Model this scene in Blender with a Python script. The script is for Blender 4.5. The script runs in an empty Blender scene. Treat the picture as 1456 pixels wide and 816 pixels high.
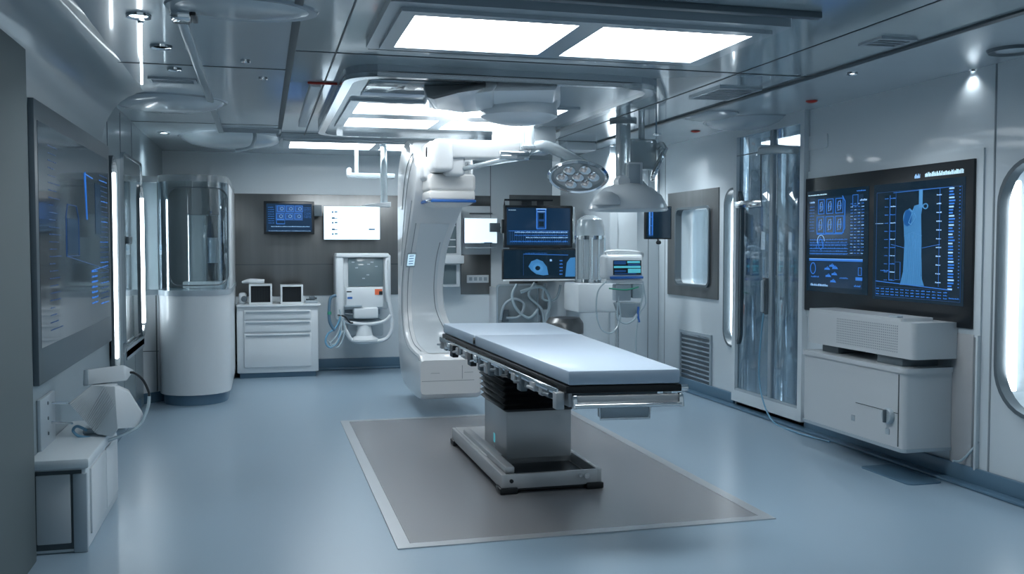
import bpy, bmesh, math, random
from mathutils import Vector, Matrix
random.seed(7)
PI = math.pi
S = bpy.context.scene
C = S.collection
# ------------------------------------------------------------------ camera
FPX = 1355.0
cam = bpy.data.objects.new('camera', bpy.data.cameras.new('camera')); C.objects.link(cam)
cam.data.sensor_width = 36; cam.data.lens = FPX / 1456 * 36
cam.data.clip_start = .05
PITCH, YAW = math.radians(2.45), math.radians(14.7)
cam.location = (0, 0, 1.5)
cam.rotation_euler = (PI / 2 - PITCH, 0, -YAW)
S.camera = cam
S.view_settings.view_transform = 'Standard'; S.view_settings.look = 'None'
S.view_settings.gamma = 1; S.view_settings.use_curve_mapping = False
S.view_settings.exposure = 1.5
PANEL_E = 4.8       # ceiling light diffusers
LED_E = 3.6         # wall light strips
w = bpy.data.worlds.new('world'); S.world = w; w.use_nodes = True
w.node_tree.nodes['Background'].inputs[0].default_value = (.52, .68, .80, 1)
w.node_tree.nodes['Background'].inputs[1].default_value = .17
# ------------------------------------------------------------------ measuring: pixel of the photograph -> point on a plane of the room
RM = cam.rotation_euler.to_matrix()
def ray(px, py): return RM @ Vector(((px - 728) / FPX, -(py - 408) / FPX, -1))
def _at(px, py, ax, v):
    r = ray(px, py); o = (0, 0, 1.5); t = (v - o[ax]) / r[ax]
    return Vector((r.x * t, r.y * t, 1.5 + r.z * t))
def PX(px, py, X): return _at(px, py, 0, X)
def PY(px, py, Y): return _at(px, py, 1, Y)
def PZ(px, py, z): return _at(px, py, 2, z)
# ------------------------------------------------------------------ materials
def mat(name, col, rough=.5, metal=0, emit=None, es=0, trans=0, coat=0, spec=.5, noise=None, ior=1.45, bump=None, croff=.05):
    m = bpy.data.materials.new(name); m.use_nodes = True
    nt = m.node_tree; b = nt.nodes['Principled BSDF']
    b.inputs['Base Color'].default_value = (*col, 1)
    b.inputs['Roughness'].default_value = rough; b.inputs['Metallic'].default_value = metal
    b.inputs['Transmission Weight'].default_value = trans
    b.inputs['Coat Weight'].default_value = coat; b.inputs['Coat Roughness'].default_value = croff
    b.inputs['Specular IOR Level'].default_value = spec; b.inputs['IOR'].default_value = ior
    if emit: b.inputs['Emission Color'].default_value = (*emit, 1); b.inputs['Emission Strength'].default_value = es
    if noise:  # (scale xyz, amount on colour, amount on roughness)
        sc, ca, ra = noise
        tc = nt.nodes.new('ShaderNodeTexCoord'); mp = nt.nodes.new('ShaderNodeMapping'); n = nt.nodes.new('ShaderNodeTexNoise')
        mp.inputs['Scale'].default_value = sc; n.inputs['Scale'].default_value = 1; n.inputs['Detail'].default_value = 4
        nt.links.new(tc.outputs['Object'], mp.inputs[0]); nt.links.new(mp.outputs[0], n.inputs['Vector'])
        mx = nt.nodes.new('ShaderNodeMix'); mx.data_type = 'RGBA'
        mx.inputs['A'].default_value = (*[c * (1 - ca) for c in col], 1); mx.inputs['B'].default_value = (*[min(1, c * (1 + ca)) for c in col], 1)
        nt.links.new(n.outputs['Fac'], mx.inputs['Factor']); nt.links.new(mx.outputs['Result'], b.inputs['Base Color'])
        if ra:
            mr = nt.nodes.new('ShaderNodeMapRange'); mr.inputs['To Min'].default_value = max(0, rough - ra); mr.inputs['To Max'].default_value = rough + ra
            nt.links.new(n.outputs['Fac'], mr.inputs['Value']); nt.links.new(mr.outputs[0], b.inputs['Roughness'])
        if bump:
            bp = nt.nodes.new('ShaderNodeBump'); bp.inputs['Strength'].default_value = bump; bp.inputs['Distance'].default_value = .01
            nt.links.new(n.outputs['Fac'], bp.inputs['Height']); nt.links.new(bp.outputs[0], b.inputs['Normal'])
    return m
M = {}
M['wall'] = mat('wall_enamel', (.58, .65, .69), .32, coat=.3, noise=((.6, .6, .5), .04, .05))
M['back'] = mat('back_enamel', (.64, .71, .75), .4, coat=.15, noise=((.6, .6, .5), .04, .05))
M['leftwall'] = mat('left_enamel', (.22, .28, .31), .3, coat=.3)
M['ceil'] = mat('ceiling_gloss', (.40, .48, .52), .13, metal=.1, coat=.6, noise=((.5, .5, .5), .06, .05), spec=.7)
M['ceilside'] = mat('ceiling_satin', (.48, .55, .59), .22, coat=.4, noise=((.8, .8, .8), .05, .06))
M['frame'] = mat('light_frame_grey', (.42, .48, .52), .22, metal=.25)
M['floor'] = mat('floor_vinyl', (.27, .37, .455), .31, coat=.18, croff=.24, noise=((.9, .9, .9), .07, .06), spec=.6)
M['plate'] = mat('floor_plate_steel', (.29, .29, .30), .27, metal=.3)
M['platerim'] = mat('floor_plate_rim', (.50, .52, .54), .3, metal=.5)
M['pilaster'] = mat('pilaster_matt', (.11, .14, .15), .6)
M['base'] = mat('baseboard_blue', (.085, .165, .24), .35, coat=.2)
M['white'] = mat('white_enamel', (.64, .69, .72), .3, coat=.3, noise=((1.5, 1.5, 1.5), .02, .03))
M['device'] = mat('device_enamel', (.50, .54, .565), .32, coat=.25)
M['gantry'] = mat('gantry_white', (.74, .76, .77), .32, coat=.35, noise=((1.5, 1.5, 1.5), .02, .03))
M['cream'] = mat('detector_white', (.80, .79, .77), .35, coat=.2)
M['grey'] = mat('grey_enamel', (.36, .43, .48), .35, metal=.1, coat=.2)
M['dkgrey'] = mat('dark_grey', (.10, .13, .15), .35)
M['seam'] = mat('seam_dark', (.06, .08, .09), .5)
M['softseam'] = mat('seam_grey', (.24, .28, .31), .5)
M['black'] = mat('black_plastic', (.012, .016, .02), .3)
M['rubber'] = mat('black_rubber', (.012, .014, .016), .38, spec=.4)
M['steel'] = mat('brushed_steel', (.20, .205, .205), .34, metal=.8, noise=((7, 7, .25), .35, .08))
M['tabsteel'] = mat('table_steel', (.50, .51, .52), .3, metal=.3, noise=((1, 1, 6), .08, .05))
M['chrome'] = mat('chrome', (.75, .78, .8), .12, metal=1)
M['mattress'] = mat('blue_mattress', (.50, .60, .71), .42, coat=.15, noise=((2, 2, 2), .03, .05))
def sheet_glass(name, tint, base=.06):
    m = bpy.data.materials.new(name); m.use_nodes = True; nt = m.node_tree; nt.nodes.clear()
    out = nt.nodes.new('ShaderNodeOutputMaterial'); mx = nt.nodes.new('ShaderNodeMixShader'); tr = nt.nodes.new('ShaderNodeBsdfTransparent'); gl = nt.nodes.new('ShaderNodeBsdfGlossy'); fr = nt.nodes.new('ShaderNodeLayerWeight'); ad = nt.nodes.new('ShaderNodeMath')
    tr.inputs[0].default_value = (*tint, 1); gl.inputs['Roughness'].default_value = .03; gl.inputs[0].default_value = (.9, .95, 1, 1)
    fr.inputs[0].default_value = .25; ad.operation = 'MULTIPLY_ADD'; ad.inputs[1].default_value = .55; ad.inputs[2].default_value = base; ad.use_clamp = True
    nt.links.new(fr.outputs['Fresnel'], ad.inputs[0]); nt.links.new(ad.outputs[0], mx.inputs[0]); nt.links.new(tr.outputs[0], mx.inputs[1]); nt.links.new(gl.outputs[0], mx.inputs[2]); nt.links.new(mx.outputs[0], out.inputs[0]); return m
M['glass'] = sheet_glass('clear_glass', (.93, .97, .98))
M['doorglass'] = sheet_glass('door_glass', (.66, .73, .77), .10)
M['acrylic'] = mat('pale_acrylic', (.55, .63, .67), .12, trans=.55, coat=.5)
M['scrdark'] = mat('screen_off_glass', (.03, .042, .05), .10, emit=(.25, .4, .55), es=0.0090, coat=.5, spec=.5)
M['scr'] = mat('screen_navy', (.004, .008, .014), .12, spec=.3, emit=(.006, .03, .06), es=0.1375, coat=.15)
M['scr2'] = mat('screen_blue', (.004, .012, .03), .15, emit=(.008, .045, .11), es=0.1500, coat=.15)
M['gblue'] = mat('screen_line_blue', (.02, .1, .3), .4, emit=(.03, .20, .75), es=0.2475)
M['gdeep'] = mat('screen_line_deep', (.01, .05, .15), .4, emit=(.02, .10, .32), es=0.10)
M['gpale'] = mat('screen_line_pale', (.2, .4, .6), .4, emit=(.35, .60, 1), es=0.2660)
M['bonecol'] = mat('scan_blue', (.05, .2, .4), .5, emit=(.04, .20, .48), es=0.1320)
M['bonelt'] = mat('scan_blue_light', (.05, .2, .4), .5, emit=(.09, .32, .65), es=0.1500)
M['scrwhite'] = mat('screen_white', (.8, .9, .95), .3, emit=(.68, .86, 1), es=0.3300)
M['teal'] = mat('screen_teal', (.1, .5, .6), .4, emit=(.08, .42, .50), es=0.1800)
M['gink'] = mat('screen_ink', (.02, .08, .16), .5, emit=(.02, .10, .2), es=0.0900)
M['gfaint'] = mat('screen_faint', (.4, .6, .7), .5, emit=(.50, .72, .85), es=0.3000)
M['panel'] = mat('light_diffuser', (.9, .95, 1), .4, emit=(.90, .96, 1), es=PANEL_E)
M['panel_dim'] = mat('light_diffuser_soft', (.9, .95, 1), .4, emit=(.90, .96, 1), es=PANEL_E * .55)
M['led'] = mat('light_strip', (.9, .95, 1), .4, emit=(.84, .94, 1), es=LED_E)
M['orange'] = mat('orange_label', (.75, .16, .07), .5)
M['red'] = mat('red_plastic', (.45, .03, .02), .4)
M['bluep'] = mat('blue_plastic', (.03, .14, .45), .35)
M['green'] = mat('green_plastic', (.03, .28, .18), .4)
M['hose'] = mat('pale_hose', (.50, .62, .68), .25, trans=.2, coat=.5)
M['bluehose'] = mat('blue_hose', (.16, .36, .52), .3, coat=.4)
M['glassgrey'] = mat('smoked_window', (.14, .19, .21), .08, coat=.8)
# ------------------------------------------------------------------ mesh helpers
class MB:
    def __init__(s): s.b = bmesh.new()
    def _merge(s, t, mtx=None):
        if mtx: bmesh.ops.transform(t, matrix=mtx, verts=t.verts)
        me = bpy.data.meshes.new('tmp'); t.to_mesh(me); t.free(); s.b.from_mesh(me); bpy.data.meshes.remove(me); return s
    def box(s, p0, p1, bev=.004, seg=2, mtx=None):
        t = bmesh.new(); bmesh.ops.create_cube(t, size=1)
        d = [abs(p1[i] - p0[i]) for i in range(3)]; c = [(p1[i] + p0[i]) / 2 for i in range(3)]
        for v in t.verts: v.co = Vector([v.co[i] * d[i] + c[i] for i in range(3)])
        bev = min(bev, min(d) * .45)
        if bev > .0006: bmesh.ops.bevel(t, geom=t.edges[:], offset=bev, segments=seg, affect='EDGES', profile=.5)
        return s._merge(t, mtx)
    def hexa(s, bot, top, bev=.0, seg=2):   # 4 bottom pts, 4 top pts (same order)
        t = bmesh.new(); a = [t.verts.new(p) for p in bot]; b = [t.verts.new(p) for p in top]
        t.faces.new(a[::-1]); t.faces.new(b)
        for i in range(4): t.faces.new((a[i], a[(i + 1) % 4], b[(i + 1) % 4], b[i]))
        bmesh.ops.recalc_face_normals(t, faces=t.faces[:])
        if bev: bmesh.ops.bevel(t, geom=t.edges[:], offset=bev, segments=seg, affect='EDGES', profile=.5)
        return s._merge(t)
    def tube(s, pts, r, n=12, smooth=True, mtx=None):
        P = [Vector(p) for p in pts]; R = r if isinstance(r, (list, tuple)) else [r] * len(P)
        if smooth and len(P) > 2:
            Q, RR = [], []
            for i in range(len(P) - 1):
                p0, p1, p2, p3 = P[max(i - 1, 0)], P[i], P[i + 1], P[min(i + 2, len(P) - 1)]
                for k in range(6):
                    u = k / 6
                    Q.append(.5 * ((2 * p1) + (p2 - p0) * u + (2 * p0 - 5 * p1 + 4 * p2 - p3) * u * u + (3 * p1 - p0 - 3 * p2 + p3) * u ** 3))
                    RR.append(R[i] * (1 - u) + R[i + 1] * u)
            Q.append(P[-1]); RR.append(R[-1]); P, R = Q, RR
        t = bmesh.new(); rings = []; up = None
        for i, p in enumerate(P):
            d = (P[min(i + 1, len(P) - 1)] - P[max(i - 1, 0)]).normalized()
            if up is None: up = d.orthogonal().normalized()
            up = (up - d * up.dot(d)); up = up.normalized() if up.length > 1e-6 else d.orthogonal().normalized()
            q = d.cross(up)
            rings.append([t.verts.new(p + (up * math.cos(a) + q * math.sin(a)) * R[i]) for a in [2 * PI * k / n for k in range(n)]])
        for a, b in zip(rings, rings[1:]):
            for k in range(n): t.faces.new((a[k], a[(k + 1) % n], b[(k + 1) % n], b[k]))
        t.faces.new(rings[0][::-1]); t.faces.new(rings[-1])
        return s._merge(t, mtx)
    def lathe(s, prof, n=32, mtx=None, sx=1, sy=1):
        t = bmesh.new(); rings = []
        for r, z in prof:
            if r < 1e-5: rings.append([t.verts.new((0, 0, z))])
            else: rings.append([t.verts.new((r * sx * math.cos(2 * PI * k / n), r * sy * math.sin(2 * PI * k / n), z)) for k in range(n)])
        for a, b in zip(rings, rings[1:]):
            for k in range(n):
                k2 = (k + 1) % n
                if len(a) == 1 and len(b) == 1: continue
                if len(a) == 1: t.faces.new((a[0], b[k2], b[k]))
                elif len(b) == 1: t.faces.new((a[k], a[k2], b[0]))
                else: t.faces.new((a[k], a[k2], b[k2], b[k]))
        if len(rings[0]) > 1: t.faces.new(rings[0][::-1])
        if len(rings[-1]) > 1: t.faces.new(rings[-1])
        bmesh.ops.recalc_face_normals(t, faces=t.faces[:])
        return s._merge(t, mtx)
    def loft(s, sections, cap=True):
        t = bmesh.new(); R = [[t.verts.new(p) for p in sec] for sec in sections]; n = len(R[0])
        for a, b in zip(R, R[1:]):
            for k in range(n): t.faces.new((a[k], a[(k + 1) % n], b[(k + 1) % n], b[k]))
        if cap: t.faces.new(R[0][::-1]); t.faces.new(R[-1])
        bmesh.ops.recalc_face_normals(t, faces=t.faces[:])
        return s._merge(t)
    def prism(s, poly, ax, lo, hi, holes=(), bev=0):   # polygon in the two axes other than ax (in order), extruded lo..hi
        def mk(a, b):
            if ax == 0: return (lo, a, b)
            if ax == 1: return (a, lo, b)
            return (a, b, lo)
        t = bmesh.new(); ed = []
        for loop in [poly] + list(holes):
            vs = [t.verts.new(mk(*p)) for p in loop]
            ed += [t.edges.new((vs[i], vs[(i + 1) % len(vs)])) for i in range(len(vs))]
        if holes: bmesh.ops.triangle_fill(t, use_beauty=True, edges=ed)
        else: t.faces.new(t.verts[:])
        r = bmesh.ops.extrude_face_region(t, geom=t.faces[:])
        d = [0, 0, 0]; d[ax] = hi - lo
        bmesh.ops.translate(t, vec=d, verts=[g for g in r['geom'] if isinstance(g, bmesh.types.BMVert)])
        bmesh.ops.recalc_face_normals(t, faces=t.faces[:])
        if bev: 
            es = [e for e in t.edges if len(e.link_faces) == 2 and e.calc_face_angle(0) > .8]
            bmesh.ops.bevel(t, geom=es, offset=bev, segments=2, affect='EDGES', profile=.5)
        return s._merge(t)
def rrect(a0, b0, a1, b1, r, n=6):
    out = []
    for cx, cy, s0 in ((a1 - r, b1 - r, 0), (a0 + r, b1 - r, 90), (a0 + r, b0 + r, 180), (a1 - r, b0 + r, 270)):
        for k in range(n + 1):
            t = math.radians(s0 + 90 * k / n); out.append((cx + r * math.cos(t), cy + r * math.sin(t)))
    return out
ORG = {}
def obj(name, mb, material, parent=None, smooth=True, label=None):
    me = bpy.data.meshes.new(name); b = mb.b
    if parent is not None: org = ORG[parent.name]
    else:
        lo = Vector([min(v.co[i] for v in b.verts) for i in range(3)]); hi = Vector([max(v.co[i] for v in b.verts) for i in range(3)])
        org = Vector(((lo.x + hi.x) / 2, (lo.y + hi.y) / 2, lo.z))
    bmesh.ops.translate(b, vec=-org, verts=b.verts)
    if smooth:
        for f in b.faces: f.smooth = True
        for e in b.edges: e.smooth = not (len(e.link_faces) != 2 or e.calc_face_angle(0) > math.radians(38))
    b.to_mesh(me); b.free()
    me.materials.append(M[material])
    o = bpy.data.objects.new(name, me); C.objects.link(o)
    if parent is not None: o.parent = parent
    else: o.location = org
    ORG[o.name] = org
    if label: o['label'] = label
    return o
def tag(o, label, cat, group=None, kind=None):
    o['label'] = label; o['category'] = cat
    if group: o['group'] = group
    if kind: o['kind'] = kind
    return o
def thing(name, label, cat, loc, group=None):
    o = bpy.data.objects.new(name, None); C.objects.link(o); o.location = loc; o.empty_display_size = .1
    ORG[o.name] = Vector(loc); return tag(o, label, cat, group)
def struct(name, mb, m, parent=None, **k):
    o = obj(name, mb, m, parent, **k)
    if parent is None: o['kind'] = 'structure'
    return o
def copy_tree(o, parent=None):
    c = o.copy(); C.objects.link(c)
    if parent is not None: c.parent = parent
    ORG[c.name] = ORG[o.name]
    for ch in list(o.children): copy_tree(ch, c)
    return c

# ================================================================== THE ROOM
XL, XR, YB, H = -1.10, 4.30, 11.70, 2.60
Y0 = .6          # the room opens towards the camera's side here
struct('floor', MB().box((XL - .2, -1.5, -.1), (6.3, YB + .3, 0), 0), 'floor')
XS, XT = .175, 3.45     # ceiling seams
cl = struct('ceiling', MB().box((XS, Y0, H), (XT, 10.2, H + .1), 0), 'ceil')
struct('ceiling_panel', MB().box((XL - .2, Y0, H), (XS, YB + .2, H + .1), 0).box((XS, 10.2, H), (XT, YB + .2, H + .1), 0), 'ceilside', cl)
struct('ceiling_panel', MB().box((XT, Y0, H), (XR + .25, YB + .2, H + .1), 0), 'ceilside', cl)
struct('ceiling_seam', MB().box((XS - .02, Y0, H - .006), (XS + .02, 10.2, H + .01), .002), 'seam', cl)
struct('ceiling_seam', MB().box((XT - .02, Y0, H - .012), (XT + .03, 10.4, H + .01), .002), 'seam', cl)
sm = MB()
for yy in (3.2, 5.55, 9.55): sm.box((XS, yy - .006, H - .003), (XT, yy + .006, H + .01), 0)
for xx in (.42, 2.95): sm.box((xx - .005, Y0, H - .003), (xx + .005, 10.2, H + .01), 0)
sm.box((XL, 6.15, H - .003), (XS, 6.165, H + .01), 0).box((XL, 9.0, H - .003), (XS, 9.015, H + .01), 0)
struct('ceiling_seam', sm, 'seam', cl)
# left wall with the cove
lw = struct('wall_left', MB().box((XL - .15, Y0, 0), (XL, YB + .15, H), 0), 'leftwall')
cv = [(XL, H), (XL, H - .42)] + [(XL + .30 - .30 * math.cos(a), H - .42 + .42 * math.sin(a)) for a in [PI / 2 * k / 8 for k in range(1, 9)]]
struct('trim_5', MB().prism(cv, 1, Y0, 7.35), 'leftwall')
sp = MB()
for yy in (7.62, 8.3, 9.0): sp.box((XL - .002, yy, .1), (XL + .004, yy + .012, H - .02), 0)
sp.box((XL - .002, 7.62, .62), (XL + .004, 9.3, .632), 0)
struct('wall_seam', sp, 'softseam', lw)
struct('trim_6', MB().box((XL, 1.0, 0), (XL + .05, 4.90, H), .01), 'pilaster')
struct('trim_7', MB().box((XL, 4.90, 0), (XL + .025, 5.0, H), .008), 'leftwall')
# back wall, in two steps
wb = struct('wall_back', MB().box((XL - .15, YB, 0), (3.6, YB + .15, H), 0), 'back')
YB2 = 9.9; xb2 = PY(866, 400, YB2).x
ws = struct('wall_side', MB().box((xb2, YB2, 0), (XR - .002, YB - .002, H), .01), 'back')
st = MB()
for px in (900, 921): 
    x = PY(px, 400, YB2).x; st.box((x, YB2 - .003, .12), (x + .008, YB2 + .01, H), 0)
struct('wall_seam', st, 'softseam', ws)
x = PY(697, 400, YB).x; struct('wall_seam', MB().box((x, YB - .003, .12), (x + .01, YB + .01, H), 0), 'softseam', wb)
# brushed steel cladding on the back wall
a, b_ = PY(328, 275, YB), PY(600, 418, YB)
ps = MB().box((a.x, YB - .012, b_.z), (b_.x, YB, a.z), .003)
steelp = struct('wall_cladding', ps, 'steel', wb)
zz = PY(400, 376, YB).z
struct('wall_seam', MB().box((a.x, YB - .014, zz - .004), (b_.x, YB - .005, zz + .004), 0), 'seam', wb)
for (x0, y0, x1, y1) in ((655, 362, 697, 418), (655, 278, 697, 293), (724, 277, 850, 402)):
    p, q = PY(x0, y0, YB), PY(x1, y1, YB)
    struct('wall_cladding', MB().box((p.x, YB - .012, q.z), (q.x, YB, p.z), .003), 'steel', wb)
# right wall with its openings
def win(px0, py0, px1, py1, X, refx=None):
    p, q = PX(px0, py0, X), PX(px0, py1, X)
    r = PX(px1, py0, X)
    return r.y, q.z, p.y, p.z        # y near, z bottom, y far, z top
wA = (3.55, PX(1427, 588, XR).z, PX(1425, 225, XR).y, PX(1427, 226, XR).z)
yfar = PX(1033, 300, XR).y
wB = (yfar - .34, PX(1036, 492, XR).z, yfar, PX(1036, 268, XR).z)
wCo = (PX(1023, 300, XR).y, PX(986, 422, XR).z, PX(951, 300, XR).y, PX(986, 271, XR).z)
wC = (PX(1012, 300, XR).y, PX(986, 407, XR).z, PX(963, 300, XR).y, PX(986, 294, XR).z)
P0 = 4.25
dY0, dY1, dz0, dz1 = PX(1140, 400, P0).y + .05, PX(1042, 400, P0).y - .05, .16, PX(1090, 186, P0).z
H_A = rrect(wA[0], wA[1], wA[2], wA[3], .28, 8)
H_B = rrect(wB[0], wB[1], wB[2], wB[3], .16, 8)
H_C = rrect(wC[0], wC[1], wC[2], wC[3], .07, 6)
H_D = [(dY0, dz0), (dY1, dz0), (dY1, dz1), (dY0, dz1)]
wr = struct('wall_right', MB().prism([(Y0, 0), (YB + .1, 0), (YB + .1, H), (Y0, H)], 0, XR, XR + .2, holes=[H_A, H_B, H_C, H_D]), 'wall', smooth=False)
sp = MB()
ys = PX(1411, 400, XR).y
sp.box((XR - .004, ys - .006, .1), (XR + .004, ys + .006, H), 0)
for px in (1044, 946): yy = PX(px, 300, XR).y; sp.box((XR - .003, yy - .005, .1), (XR + .004, yy + .005, H), 0)
struct('wall_seam', sp, 'softseam', wr)
struct('wall_cladding', MB().prism([(wCo[0], wCo[1]), (wCo[2], wCo[1]), (wCo[2], wCo[3]), (wCo[0], wCo[3])], 0, XR - .012, XR, holes=[H_C]), 'steel', wr, smooth=False)
def ring(loop, ax, lo, hi, thick):
    cx = sum(p[0] for p in loop) / len(loop); cz = sum(p[1] for p in loop) / len(loop)
    w_ = max(p[0] for p in loop) - cx; h_ = max(p[1] for p in loop) - cz
    inner = [(cx + (p[0] - cx) * (1 - thick / w_), cz + (p[1] - cz) * (1 - thick / h_)) for p in loop]
    return MB().prism(loop, ax, lo, hi, holes=[inner]), inner
for i, (hl, wbx, led) in enumerate(((H_A, wA, 1), (H_B, wB, 1), (H_C, wC, 0)), 1):
    mb, inner = ring(hl, 0, XR - .03, XR + .04, .022)
    o = struct('window_%d' % i, mb, 'dkgrey')
    struct('pane', MB().prism(inner, 0, XR + .165, XR + .175), 'glass', o)
    if led:
        z0, z1 = wbx[1] + .08, wbx[3] - .08
        struct('light_strip', MB().box((XR + .04, wbx[2] - .045, z0 + (.05)), (XR + .10, wbx[2] - .024, z1 - .05), .004), 'led', o)
# corridor on the other side of the right wall
struct('wall_corridor', MB().box((6.1, 1, 0), (6.25, YB, H), 0), 'wall')
struct('wall_corridor_end', MB().box((XR + .2, YB2 - .1, 0), (6.1, YB2 + .05, H), 0), 'wall')
struct('wall_corridor_front', MB().box((XR + .2, 1, 0), (6.1, 1.1, H), 0), 'wall')
struct('ceiling_corridor', MB().box((XR + .2, 1, H), (6.25, YB, H + .1), 0), 'ceilside')
for yy in (3.6, 6.0, 8.4):
    o = thing('corridor_light', 'flat light panel above the side passage seen through the glass', 'light', (5.3, yy, H), 'passage ceiling lights')
    obj('frame', MB().box((4.95, yy - .7, H - .03), (5.65, yy + .7, H), .005), 'frame', o)
    obj('diffuser', MB().box((5.0, yy - .65, H - .035), (5.6, yy + .65, H - .028), 0), 'panel', o)
# corridor furnishing seen through glass
o = thing('passage_cabinet', 'pale cabinet in the passage seen through the glass door', 'cabinet', (5.85, 9.0, 0))
obj('body', MB().box((5.6, 8.5, 0), (6.09, 9.5, .9), .02), 'white', o)
obj('worktop', MB().box((5.58, 8.48, .9), (6.09, 9.52, .93), .008), 'steel', o)
struct('door_2', MB().prism(rrect(8.2, .1, 9.0, 2.2, .25), 0, 6.06, 6.1), 'grey')
# portal of the glass door
p0 = P0
dp = MB().prism([(dY0 - .06, .06), (dY1 + .06, .06), (dY1 + .06, H), (dY0 - .06, H)], 0, p0, XR, holes=[H_D])
dr = struct('door_1', dp, 'wall', smooth=False)
ymid = PX(1093, 400, p0).y
struct('door_pane', MB().box((p0 + .02, dY0, dz0), (p0 + .032, ymid - .012, dz1), .002), 'doorglass', dr)
struct('door_pane', MB().box((p0 + .03, ymid + .004, dz0), (p0 + .042, dY1, dz1), .002), 'doorglass', dr)
struct('door_frame', MB().box((p0 + .008, ymid - .03, dz0), (p0 + .06, ymid + .02, dz1), .004).box((p0 + .005, dY0, dz0 - .01), (p0 + .05, dY1, dz0 + .02), .004), 'grey', dr)
# oval inner frame behind the right pane
yi0, yi1 = PX(1142, 400, 4.6).y - .12, PX(1112, 400, 4.6).y
mb, inn = ring(rrect(yi0 - .5, .45, yi1, 2.35, .3, 8), 0, 4.62, 4.68, .05)
struct('trim_1', mb, 'white'); 
struct('trim_2', MB().prism(inn, 0, 4.66, 4.67), 'grey')
struct('trim_3', MB().box((4.63, yi0 - .05, 0), (4.67, yi1 - .05, .47), .01), 'grey')
# baseboards
struct('baseboard_back', MB().box((-.3, YB - .03, 0), (xb2, YB, .14), .01).box((-.3, YB - .06, 0), (xb2, YB, .03), .02).box((xb2, YB2 - .02, 0), (XR, YB2, .12), .01), 'base')
struct('baseboard_right', MB().box((XR - .03, dY1 + .07, 0), (XR, YB2, .12), .01).box((XR - .03, Y0, 0), (XR, dY0 - .07, .12), .01).box((XR - .10, Y0, 0), (XR, YB2, .022), .01).box((p0 + .05, dY0 - .05, 0), (XR, dY1 + .05, .07), .01), 'base')
struct('baseboard_left', MB().box((XL, 5.0, 0), (XL + .025, 9.2, .12), .01), 'base')
# steel floor plate
fl, fr = PZ(566, 782, 0), PZ(1103, 738, 0); bk = PZ(486, 599, 0)
px0, px1, py0, py1 = fl.x, fr.x, (fl.y + fr.y) / 2, bk.y
fp = thing('floor_plate', 'large square brushed steel plate set in the blue floor under the operating table', 'floor plate', ((px0 + px1) / 2, (py0 + py1) / 2, 0))
obj('rim', MB().prism([(px0, py0), (px1, py0), (px1, py1), (px0, py1)], 2, -.002, .006, holes=[[(px0 + .07, py0 + .07), (px1 - .07, py0 + .07), (px1 - .07, py1 - .07), (px0 + .07, py1 - .07)]]), 'platerim', fp, smooth=False)
obj('plate', MB().box((px0 + .072, py0 + .072, -.002), (px1 - .072, py1 - .072, .005), 0), 'plate', fp)

# ================================================================== CEILING LIGHTS
def ceil_light(label, outer, rows, splitx, zb, rad, pm='panel_dim'):
    x0, y0, x1, y1 = outer
    o = thing('ceiling_light', label, 'ceiling light', ((x0 + x1) / 2, (y0 + y1) / 2, H))
    holes = []
    for (a0, b0, a1, b1) in rows: holes.append([(a0, b0), (a1, b0), (a1, b1), (a0, b1)])
    obj('frame', MB().prism(rrect(x0, y0, x1, y1, rad, 6), 2, zb, H, holes=holes), 'frame', o, smooth=False)
    ix0 = min(r[0] for r in rows) - .07; ix1 = max(r[2] for r in rows) + .07; iy0 = min(r[1] for r in rows) - .07; iy1 = max(r[3] for r in rows) + .07
    obj('inner_frame', MB().prism([(ix0, iy0), (ix1, iy0), (ix1, iy1), (ix0, iy1)], 2, zb - .018, zb, holes=holes), 'frame', o, smooth=False)
    for (a0, b0, a1, b1) in rows:
        obj('diffuser', MB().box((a0, b0, zb - .004), (a1, b1, zb + .006), 0), pm, o)
    return o
def zrect(pa, pb, pc, z):   # pa, pb: near-left, near-right pixel; pc: far-left pixel
    a, b, c = PZ(*pa, z), PZ(*pb, z), PZ(*pc, z); return a, b, c
a, b, c = zrect((590, 15), (1070, 45), (565, 62), 2.56); Yn, Yf = (a.y + b.y) / 2, (c.y + PZ(985, 83, 2.56).y) / 2
xm0, xm1 = PZ(826, 28, 2.56).x, PZ(858, 32, 2.56).x
x0, x1 = a.x, b.x
l1 = ceil_light('big bright twin-panel ceiling light nearest, above the front of the steel floor plate', (x0 - .13, Yn - .16, x1 + .13, Yf + .16),
           [(x0, Yn, xm0, Yf), (xm1, Yn, x1, Yf)], 0, 2.555, .02, 'panel')
for tb in (((x0 - .1, Yf + .22, H - .02), (x1 + .1, Yf + .25, H)), ((x0 - .1, Yf + .32, H - .015), (x1 + .1, Yf + .335, H)), ((x0 - .2, Yn - .30, H - .03), (x1 + .2, Yn - .25, H))):
    obj('track', MB().box(*tb, .004), 'dkgrey', l1)
Ya, Yb_, Yc, Yd = PZ(505, 141, 2.56).y, PZ(497, 157, 2.56).y, PZ(500, 163.5, 2.56).y, PZ(488, 176, 2.56).y
ya0, ya1 = PZ(520, 109, 2.56).y, PZ(515, 131, 2.56).y
xa, xb, xm = PZ(488, 176, 2.56).x, PZ(812, 151, 2.56).x, PZ(627, 172, 2.56).x
fo = (PZ(450, 188, 2.56).x, PZ(490, 98, 2.56).y, PZ(955, 118, 2.56).x, PZ(450, 188, 2.56).y)
l2 = ceil_light('long rounded ceiling light frame behind the near one, with four bright panels', fo,
           [(xa, Ya, xm - .05, Yb_), (xm + .05, Ya, xb, Yb_), (xa, Yc, xm - .05, Yd), (xm + .05, Yc, xb, Yd)], 0, 2.555, .25)
obj('dark_glass', MB().box((xa - .02, ya0, 2.545), (xm - .05, ya1 - .1, 2.553), .002), 'glassgrey', l2, label='dark glass strip')
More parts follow.
